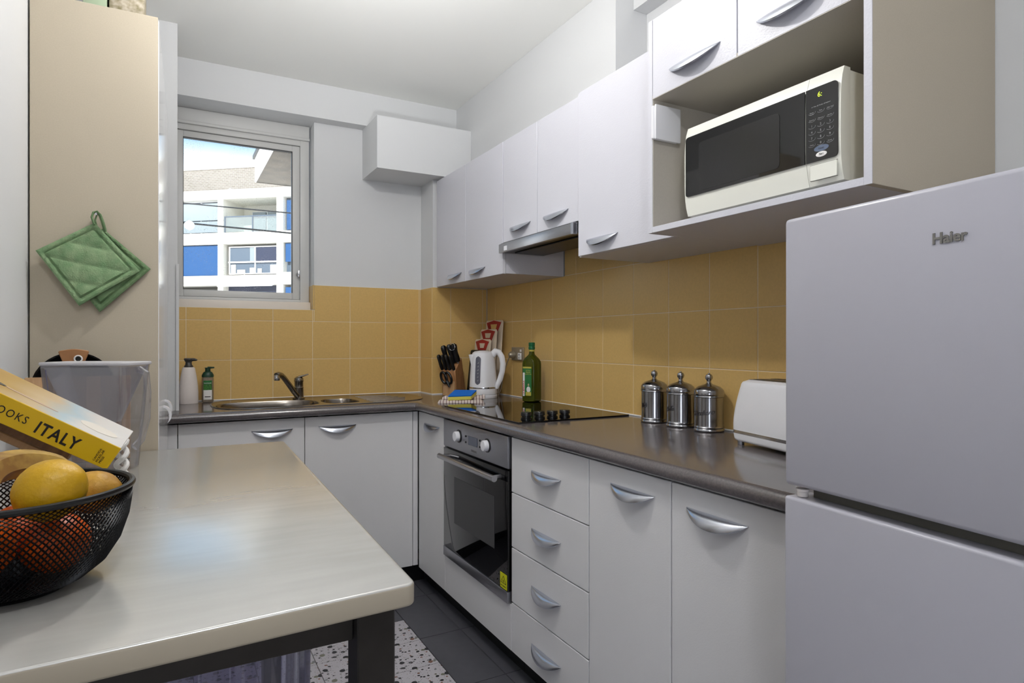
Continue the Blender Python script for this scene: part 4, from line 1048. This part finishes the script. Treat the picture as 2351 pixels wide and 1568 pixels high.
# clear plastic tub under the table
tb2 = thing('storage_tub', 'tall clear ribbed plastic tub standing on the floor under the table', 'tub', (0, 1.42, 0))
X0, X1, Y0, Y1 = -.22, .262, 1.36, 1.66
b = bmesh.new(); loop = []
for k in range(44):
    x = X0+(X1-X0)*k/43; loop.append((x, Y0+(.006*math.sin(k*1.35)+.003*math.sin(k*.6)) if 0 < k < 43 else Y0))
for k in range(1, 20): loop.append((X1+.004*math.sin(k*1.7), Y0+(Y1-Y0)*k/20))
loop += [(X1, Y1), (X0, Y1)]
lo = [b.verts.new((x*.96, y, .004)) for x, y in loop]; hi = [b.verts.new((x, y, .64)) for x, y in loop]; n = len(loop)
for i in range(n): b.faces.new((lo[i], lo[(i+1) % n], hi[(i+1) % n], hi[i]))
b.faces.new(lo); part('tub_wall', b, M['bin'], tb2)
b = tube([(X0, Y0, .645), (X1, Y0, .645), (X1, Y1, .645), (X0, Y1, .645)], .007, 8, closed=True); part('rim', b, M['bin'], tb2)

# ------------------------------------------------------------------ wire fruit bowl and fruit
BX, BY, BZ = -.165, .952, .9005
fb = thing('wire_fruit_bowl', 'black wire mesh fruit bowl at the left end of the table', 'bowl', (BX, BY, BZ))
prof = [(.052, .004), (.074, .010), (.094, .026), (.109, .050), (.118, .078), (.1215, .102), (.1215, .116)]
def rprof(t):
    f = t*(len(prof)-1); i = min(int(f), len(prof)-2); q = f-i; return (prof[i][0]*(1-q)+prof[i+1][0]*q, prof[i][1]*(1-q)+prof[i+1][1]*q)
NH, NS = 108, 30; b = bmesh.new(); vs_ = {}
wth = .00145
for fam in (1, -1):
    for h in range(NH):
        prev = None
        for s in range(NS+1):
            t_ = s/NS; r, z = rprof(t_); a = 2*PI*h/NH+fam*t_*1.15
            c, sn = math.cos(a), math.sin(a)
            ring_ = []
            for k in range(3):
                ka = 2*PI*k/3; rr = r+wth*.8*math.cos(ka)+fam*.0004; tg = wth*math.sin(ka)
                ring_.append(b.verts.new((BX+rr*c-tg*sn, BY+rr*sn+tg*c, BZ+z)))
            if prev:
                for k in range(3): b.faces.new((prev[k], prev[(k+1) % 3], ring_[(k+1) % 3], ring_[k]))
            prev = ring_
wm = part('wire_mesh', b, M['mesh'], fb); wm['kind'] = 'stuff'
part('rim', tube([(BX+.1225*math.cos(a), BY+.1225*math.sin(a), BZ+.118) for a in [2*PI*i/64 for i in range(64)]], .0042, 8, closed=True), M['mesh'], fb)
b = lathe([(0, .003), (.053, .003), (.056, .0), (.058, .003), (.054, .006), (0, .005)], (BX, BY, BZ), 40); part('base_plate', b, M['mesh'], fb)
def blob(c, r, ax=(0, 0, 1), stretch=1.0, tip=0, nm='lemon', m=None, bm=None, rough=.01):
    b = bmesh.new(); bmesh.ops.create_uvsphere(b, u_segments=32, v_segments=20, radius=1)
    for v in b.verts:
        z = v.co.z; s = 1+rough*math.sin(7*v.co.x+3)*math.cos(6*v.co.y)
        pole = max(0, (abs(z)-.86)/.14); e = tip*pole**1.5
        v.co = Vector((v.co.x*r*s, v.co.y*r*s, (z*stretch+math.copysign(e, z))*r*s))
    q = Vector(ax).to_track_quat('Z', 'Y').to_matrix().to_4x4(); b.transform(Matrix.Translation(c) @ q); return b
single('lemon', blob((-.120, .884, 1.029), .0345, (.75, -.38, .45), 1.10, .10), M['lemon'], 'large bright yellow lemon on top of the fruit in the bowl', 'lemon')
single('lemon', blob((-.088, .985, 1.002), .0275, (.9, -.3, .1), 1.18, .12), M['lemon2'], 'smaller blemished yellow lemon behind the bright one', 'lemon')
for c, r, lab_ in (((-.120, .918, .960), .037, 'orange at the right side of the bowl under the small lemon'), ((-.185, .876, .972), .036, 'orange at the front of the bowl, left of the bright lemon'), ((-.225, .95, .982), .035, 'reddish orange behind the banana stems'), ((-.17, 1.015, .955), .036, 'orange at the back of the bowl, half hidden')):
    o = single('orange', blob(c, r, (0, .2, 1), .95), M['orange'], lab_, 'orange')
    st_ = part('stem_scar', lathe([(0, 0), (.004, 0), (.003, .0015), (0, .002)], (c[0], c[1], c[2]+r*.95-.001), 8), M['stem'], o)
single('avocado', blob((-.165, .93, .938), .028, (1, .3, 0), 1.2), M['avocado'], 'dark blue-black fruit low in the bowl behind the mesh', 'fruit')
def banana(path, r, lab_):
    n = len(path); t = thing('banana', lab_, 'banana', tuple(path[0]), group='bananas in the bowl')
    P = [Vector(p) for p in path]; fine = []
    for i in range(n-1):
        p0, p1, p2, p3 = P[max(i-1, 0)], P[i], P[i+1], P[min(i+2, n-1)]
        for k in range(6):
            u = k/6; fine.append(.5*((2*p1)+(-p0+p2)*u+(2*p0-5*p1+4*p2-p3)*u*u+(-p0+3*p1-3*p2+p3)*u**3))
    fine.append(P[-1]); m_ = len(fine)
    rad = [r*(.42+.58*min(1, i/(m_*.22)))*(.45+.55*min(1, (m_-1-i)/(m_*.14))) for i in range(m_)]
    part('peel', tube(fine, rad, 6), M['banana'], t)
    d = (fine[0]-fine[2]).normalized(); part('stem', tube([fine[0]+d*.001, fine[0]+d*.014, fine[0]+d*.026], [r*.42, r*.32, r*.42], 6), M['stem'], t)
    d = (fine[-1]-fine[-3]).normalized(); part('tip', tube([fine[-1], fine[-1]+d*.005], [r*.44, r*.25], 6), M['stem'], t)
banana([(-.186, .925, 1.022), (-.192, .965, 1.040), (-.172, 1.000, 1.044), (-.143, 1.020, 1.036), (-.118, 1.028, 1.020)], .0185, 'ripe spotted banana lying across the back of the fruit')
banana([(-.196, .915, 1.020), (-.222, .935, 1.034), (-.248, .965, 1.030), (-.262, 1.0, 1.012)], .0165, 'brown-edged banana at the left rim of the bowl')

# ------------------------------------------------------------------ cookbook leaning over a second book, wooden stand
Rv = Vector((.8766, -.4811, 0)); Fv = Vector((.4811, .8766, 0)); Uz = Vector((0, 0, 1))
def cv(x, y, z): return Rv*x+Uz*y+Fv*z
e2 = cv(-.45, 0, .893).normalized(); th = math.radians(31.6)
e1 = cv(.893*math.cos(th), -math.sin(th), .45*math.cos(th)).normalized()
e3 = e1.cross(e2).normalized()
if e3.z < 0: e3 = -e3
DPC = 1.0
Pc = Vector((0, 0, 1.2))+cv(-.6256, -.1706, 1)*DPC
# book frame: x along the spine towards its lower end, y into the depth, z cover normal; origin = near lower top corner
MB = basis(Pc, e1, e2, e3)
def bpart(nm, bm_, m, par):
    bm_.transform(MB); return part(nm, bm_, m, par)
bk_ = thing('cookbook', 'thick yellow-spined Italian cookbook lying tilted behind the fruit bowl', 'book', tuple(Pc-e3*.04))
W[bk_.name] = MB.copy(); bk_.matrix_basis = MB
def bk2(nm, bm_, m, par=None, lab_=None): return part(nm, bm_, m, par or bk_, world=False, label=lab_)
LB, WB_, TB = .275, .21, .039
fc = bk2('front_cover', B(-LB, 0, 0, WB_, -.0025, 0, .0008, 1), M['cover'])
sp_ = bk2('spine', B(-LB, 0, -.001, .0022, -TB, -.0005, .0008, 1), M['spine'])
bk2('back_cover', B(-LB, 0, .0, WB_, -TB, -TB+.0025, .0008, 1), M['spine'])
bk2('pages', B(-LB+.004, -.004, .0024, WB_-.004, -TB+.0027, -.0027), M['page'])
q = text_bm('COOKS', .0165, .0002, space=1.25); q.transform(Matrix.Scale(.84, 4, (1, 0, 0))); q.transform(Matrix.Rotation(PI/2, 4, 'X')); q.transform(Matrix.Translation((-.184, -.0013, -.0262))); bk2('lettering', q, M['ink'], sp_)
q = text_bm('ITALY', .0255, .0002, bold=.0006, space=1.15); q.transform(Matrix.Scale(.84, 4, (1, 0, 0))); q.transform(Matrix.Rotation(PI/2, 4, 'X')); q.transform(Matrix.Translation((-.116, -.0013, -.031))); bk2('lettering', q, M['ink'], sp_)
q = text_bm('CANDIDA\nMCKELAR\nPRESS', .0046, .0001); q.transform(Matrix.Rotation(PI/2, 4, 'Z')); q.transform(Matrix.Rotation(PI/2, 4, 'X')); q.transform(Matrix.Translation((-.022, -.0013, -.034))); bk2('publisher_lettering', q, M['ink'], sp_)
q = prism(ell(0, 0, .048, .0045, 24, 2), 0, .0004); q.transform(Matrix.Rotation(-.16, 4, 'Z')); q.transform(Matrix.Translation((-.155, .06, .0002))); bk2('printed_spoon', q, mat('printed_pink', (206, 178, 158), .4), fc)
q = prism(ell(0, 0, .016, .0085, 20, 2), 0, .0006); q.transform(Matrix.Rotation(-.16, 4, 'Z')); q.transform(Matrix.Translation((-.205, .068, .0002))); bk2('printed_spoon_bowl', q, mat('printed_grey', (92, 84, 78), .4), fc)
q = prism(ell(0, 0, .03, .03, 24, 2), 0, .0004); q.transform(Matrix.Translation((-.045, .07, .0002))); bk2('printed_plate', q, mat('printed_cream', (232, 224, 212), .4), fc)
# bookstand: slatted wooden rest right under the book
ws = thing('wooden_stand', 'brown wooden cookbook stand under the tilted book', 'book stand', tuple(Pc-e3*.06))
W[ws.name] = MB.copy(); ws.matrix_basis = MB
part('rest_board', B(-.262, -.055, .03, .20, -TB-.017, -TB-.001, .002, 1), M['wood_dk'], ws, world=False)
for k in range(3): part('slat', B(-.262, -.06, .035+k*.06, .070+k*.06, -TB-.030, -TB-.0175, .002, 1), M['wood_lt'] if k == 0 else M['wood_dk'], ws, world=False)
# dark prop legs of the stand
b = tube([Pc+e1*-.09+e2*.14-e3*(TB+.03), Vector(((Pc+e1*-.09+e2*.14).x, (Pc+e1*-.09+e2*.14).y, .902))], .008, 8)
for k in (-.235,):
    q_ = Pc+e1*k+e2*.12-e3*(TB+.03); b = tube([q_, Vector((q_.x, q_.y, .902))], .008, 8, bm=b)
part('prop', b, M['black'], ws)
# paperback below with pale pages
b = B(-.205, -.115, 1.12, 1.30, .9005, .932, .001, 1)
pbk = thing('paperback', 'thin pale book lying flat under the cookbook stand', 'book', (-.16, 1.22, .9005), math.radians(-20))
part('pages', B(-.045, .055, -.07, .09, .003, .036), M['page'], pbk, world=False); b = B(-.047, .057, -.071, .092, 0, .0028); B(-.047, .057, -.071, .092, .0362, .039, bm=b); part('cover', b, M['label_white'], pbk, world=False)

# ------------------------------------------------------------------ clear pitcher, pan, boards
jg = thing('water_filter_jug', 'clear plastic water filter jug with frosted lid behind the cookbook', 'jug', (-.155, 1.74, .9005))
jdir = Vector((.8766, -.4811, 0))
ja = math.atan2(-.4811, .8766)
W[jg.name] = Matrix.Translation((-.150, 1.755, .9005)) @ Matrix.Rotation(ja, 4, 'Z'); jg.location = (-.150, 1.755, .9005); jg.rotation_euler = (0, 0, ja)
def shell(hx0, hy0, hx1, hy1, z0, z1, r=.02, bottom=True, xo=0):
    b = bmesh.new(); rings = []
    for t_ in (0, .25, .5, .75, 1):
        hx = hx0+(hx1-hx0)*t_; hy = hy0+(hy1-hy0)*t_; rings.append([b.verts.new((x+xo, y, z0+(z1-z0)*t_)) for x, y in rounded([(-hx, -hy), (hx, -hy), (hx, hy), (-hx, hy)], r, 5)])
    for a, c in zip(rings, rings[1:]):
        for i in range(len(a)): b.faces.new((a[i], a[(i+1) % len(a)], c[(i+1) % len(a)], c[i]))
    if bottom: b.faces.new(rings[0])
    return b
part('body', shell(.080, .045, .100, .055, .002, .244), M['jug'], jg, world=False)
part('funnel', shell(.045, .03, .094, .050, .11, .24, .015), M['jug_funnel'], jg, world=False, label='inner frosted funnel')
b = prism(rounded([(-.102, -.057), (.104, -.057), (.104, .057), (-.102, .057)], .02, 5), .2445, .252, .002, 1); part('lid', b, M['jug_lid'], jg, world=False)
part('handle', tube([(.098, 0, .235), (.116, 0, .225), (.120, 0, .18), (.118, 0, .12), (.105, 0, .07), (.088, 0, .05)], .0055, 8, rz=1.6), M['jug'], jg, world=False)
b = tube([(-.083, -.050, .235), (-.073, -.047, .14), (-.068, -.045, .1)], .0012, 6); part('edge_seam', b, M['jug_edge'], jg, world=False)

# white twisted ribbon like ornament beside the jug
rbn = None
P0 = Vector((-.084, 1.471, .902))
for ph in (0, PI): rbn = tube([P0+Vector((.009*math.cos(ph+t_*.55), .009*math.sin(ph+t_*.55), .0035+t_*.0042)) for t_ in range(24)], .0052, 8, bm=rbn)
single('twisted_ornament', rbn, M['label_white'], 'white twisted ornament standing by the lower corner of the cookbook', 'ornament')

cb = thing('cutting_board', 'striped brown wooden cutting board leaning on the pantry side', 'cutting board', (-.2, 1.95, .9005))
lean = Matrix.Translation((0, 1.880, .9005)) @ Matrix.Rotation(math.radians(-5), 4, 'X')
sx0 = -.308
for k, (wd, mm) in enumerate(((.038, 'wood_lt'), (.020, 'wood_dk'), (.022, 'wood_lt'), (.045, 'wood_dk'), (.030, 'wood_lt'), (.045, 'wood_dk'), (.02, 'wood_lt'))):
    q = B(sx0+.0003, sx0+wd-.0003, -.009, .009, .0, .212, .002 if k in (0, 6) else 0); q.transform(lean); part('strip', q, M[mm], cb); sx0 += wd
fp = thing('frying_pan', 'small black frying pan standing on edge behind the jug, wooden grip', 'pan', (-.2, 1.90, .9005))
b = lathe([(0, 0), (.068, 0), (.078, .006), (.088, .026), (.090, .027), (.090, .029), (.086, .028), (.075, .009), (.066, .004), (0, .004)], seg=40)
b.transform(Matrix.Translation((-.213, 1.962, 1.083)) @ Matrix.Rotation(math.radians(90), 4, 'X')); part('pan', b, M['black'], fp)
b = prism(rounded([(-.020, 0), (.020, 0), (.033, .036), (.0, .042), (-.033, .036)], [.004, .004, .006, .012, .006], 5), 0, .014, .0015, 1); b.transform(basis((-.213, 1.934, 1.140), (1, 0, 0), (0, 0, 1), (0, -1, 0))); part('grip', b, M['wood'], fp, label='tapered wooden grip')
b = tube([(-.203+.008*math.cos(a), 1.9185, 1.156+.008*math.sin(a)) for a in [2*PI*i/20 for i in range(20)]], .002, 6, closed=True); part('eyelet', b, M['label_white'], fp)
b = lathe([(0, 0), (.0065, 0), (0, .0005)], seg=16); b.transform(Matrix.Translation((-.203, 1.919, 1.156)) @ Matrix.Rotation(PI/2, 4, 'X')); part('eyelet_hole', b, M['ink'], fp)

# ------------------------------------------------------------------ outside: apartment block, neighbour's eave, cables
fa = math.atan2(-.629, .777)
ab = thing('apartment_building', 'cream apartment block with brick parapet, blue blinds and balconies across the way', 'building', (3.435, 39.18, -6), fa)
Z6 = 6.0
def F(nm, x0, x1, y0, y1, z0, z1, m, par=None, lab_=None):
    return part(nm, B(x0, x1, y0, y1, z0+Z6, z1+Z6), M[m], par or ab, world=False, label=lab_)
F('back_wall', -16, 16, 2.0, 8, -6, 11.0, 'facade')
F('parapet', -16, 16, 0, .4, 9.98, 11.2, 'brick', lab_='pale brick parapet'); F('parapet_cap', -16, 16, -.05, .5, 11.2, 11.26, 'facade')
for z0, z1 in ((9.44, 9.98), (6.84, 7.5), (4.45, 5.02), (1.9, 2.6)): F('floor_slab', -16, 16, -.02, 2, z0, z1, 'facade')
bays = [(-9.2, -5.8), (-5.4, -1.26), (-.9, 2.46), (2.87, 6.6), (7.0, 10.4)]
for a, c in zip([q[1] for q in bays], [q[0] for q in bays[1:]]): F('pier', a, c, 0, 2, -6, 9.98, 'facade')
def window(x0, x1, z0, z1, y, cells, frame='facade'):
    w_ = F('window', x0, x1, y+.08, y+.12, z0, z1, 'far_glass'); t_ = .06
    b = None
    for a, c, d, e_ in ((x0, x1, z0, z0+t_), (x0, x1, z1-t_, z1), (x0, x0+t_, z0, z1), (x1-t_, x1, z0, z1)): b = B(a, c, y, y+.08, d+Z6, e_+Z6, bm=b)
    for x in cells: b = B(x-t_/2, x+t_/2, y, y+.08, z0+Z6, z1+Z6, bm=b)
    part('window_frame', b, M['fascia'], w_, world=False); return w_
# upper floor
F('blind', -5.4, -1.26, .25, .3, 8.3, 9.3, 'far_curtain'); window(-5.4, -1.26, 7.5, 9.44, .35, (-4.3, -3.3, -2.6)); F('blind', -5.2, -1.4, .30, .34, 7.6, 8.25, 'far_curtain')
window(-.1, 2.4, 7.5, 9.0, 1.6, (.9, 2.0)); F('curtain', .0, .85, 1.5, 1.55, 7.55, 8.95, 'far_curtain'); F('curtain', .98, 1.9, 1.5, 1.55, 7.55, 8.95, 'far_curtain')
rl = F('balcony_glass', -.85, 2.42, .10, .14, 7.55, 8.40, 'rail'); b = B(-.88, 2.45, .08, .16, 8.40+Z6, 8.46+Z6)
for x in (-.86, .9, 2.42): B(x-.03, x+.03, .08, .16, 7.5+Z6, 8.42+Z6, bm=b)
part('balcony_rail', b, M['far_glass'], rl, world=False)
F('blind', 2.95, 6.5, .25, .3, 7.6, 9.30, 'blind'); F('window', 2.87, 6.6, .4, .45, 7.5, 9.44, 'far_glass')
# middle floor
F('blind', -5.3, -1.28, .12, .17, 5.05, 6.80, 'blind'); F('window', -5.4, -1.26, .4, .45, 5.0, 6.84, 'far_glass')
w_ = window(-.72, 2.40, 5.10, 6.72, .25, (.95,)); part('transom', B(-.72, 2.40, .2, .27, 5.76+Z6, 5.84+Z6), M['fascia'], w_, world=False)
F('dark_pane', 1.0, 2.33, .30, .325, 5.84, 6.66, 'far_dark'); F('curtain', .6, .9, .30, .32, 5.84, 6.66, 'far_curtain')
for x, wd, h in ((-.6, .3, .5), (-.2, .5, .2), (.6, .3, .3), (1.1, .25, .25), (1.9, .45, .45)): F('sill_item', x, x+wd, .28, .32, 5.17, 5.17+h, 'facade')
F('blind', 2.95, 6.5, .12, .17, 5.75, 6.80, 'blind'); F('window', 2.87, 6.6, .4, .45, 5.0, 6.84, 'far_glass'); F('sill', 2.87, 6.6, .0, .4, 5.0, 5.15, 'facade')
# lower floor
b = None
for k in range(4): b = B(-.95+.05*k, 2.46, -.5+.12*k, -.42+.12*k, 4.33+k*.05+Z6, 4.37+k*.05+Z6, bm=b)
part('awning_slat', b, M['fascia'], ab, world=False)
F('window', -.9, 2.46, .5, .55, 2.6, 4.45, 'far_dark'); F('curtain', .4, 1.6, .42, .46, 3.2, 4.1, 'far_glass'); F('window', -5.4, -1.26, .5, .55, 2.6, 4.2, 'far_dark'); F('blind', 2.95, 6.5, .12, .17, 2.6, 4.3, 'blind')

nb = thing('neighbouring_eave', 'overhanging flat roof eave with white fascia close outside the window', 'roof', (2.8, 9, -2))
part('soffit', B(1.335, 4.5, 5.5, 11.75, 4.0, 4.02), M['soffit'], nb); part('fascia', B(1.31, 1.335, 5.5, 11.75, 3.99, 4.40), M['fascia'], nb)
part('fascia_end', B(1.335, 4.5, 11.75, 11.78, 3.99, 4.40), M['soffit'], nb); part('roof_deck', B(1.28, 4.5, 5.5, 11.8, 4.40, 4.46), M['dark'], nb); part('wall', B(2.9, 4.4, 5.6, 11.2, -2, 3.999), M['soffit'], nb)
for p0, p1, lab_ in (((.161, 9.037, 2.973), (1.375, 8.371, 2.844), 'upper black overhead cable crossing outside the window'), ((.161, 9.037, 2.721), (1.375, 8.371, 2.587), 'lower black overhead cable crossing outside the window')):
    a, c = Vector(p0), Vector(p1); d = c-a
    single('power_cable', tube([a-d*3, a-d*1, a, a+d*.5, c, c+d*.9], .0085 if 'upper' in lab_ else .011, 8), M['black'], lab_, 'cable')
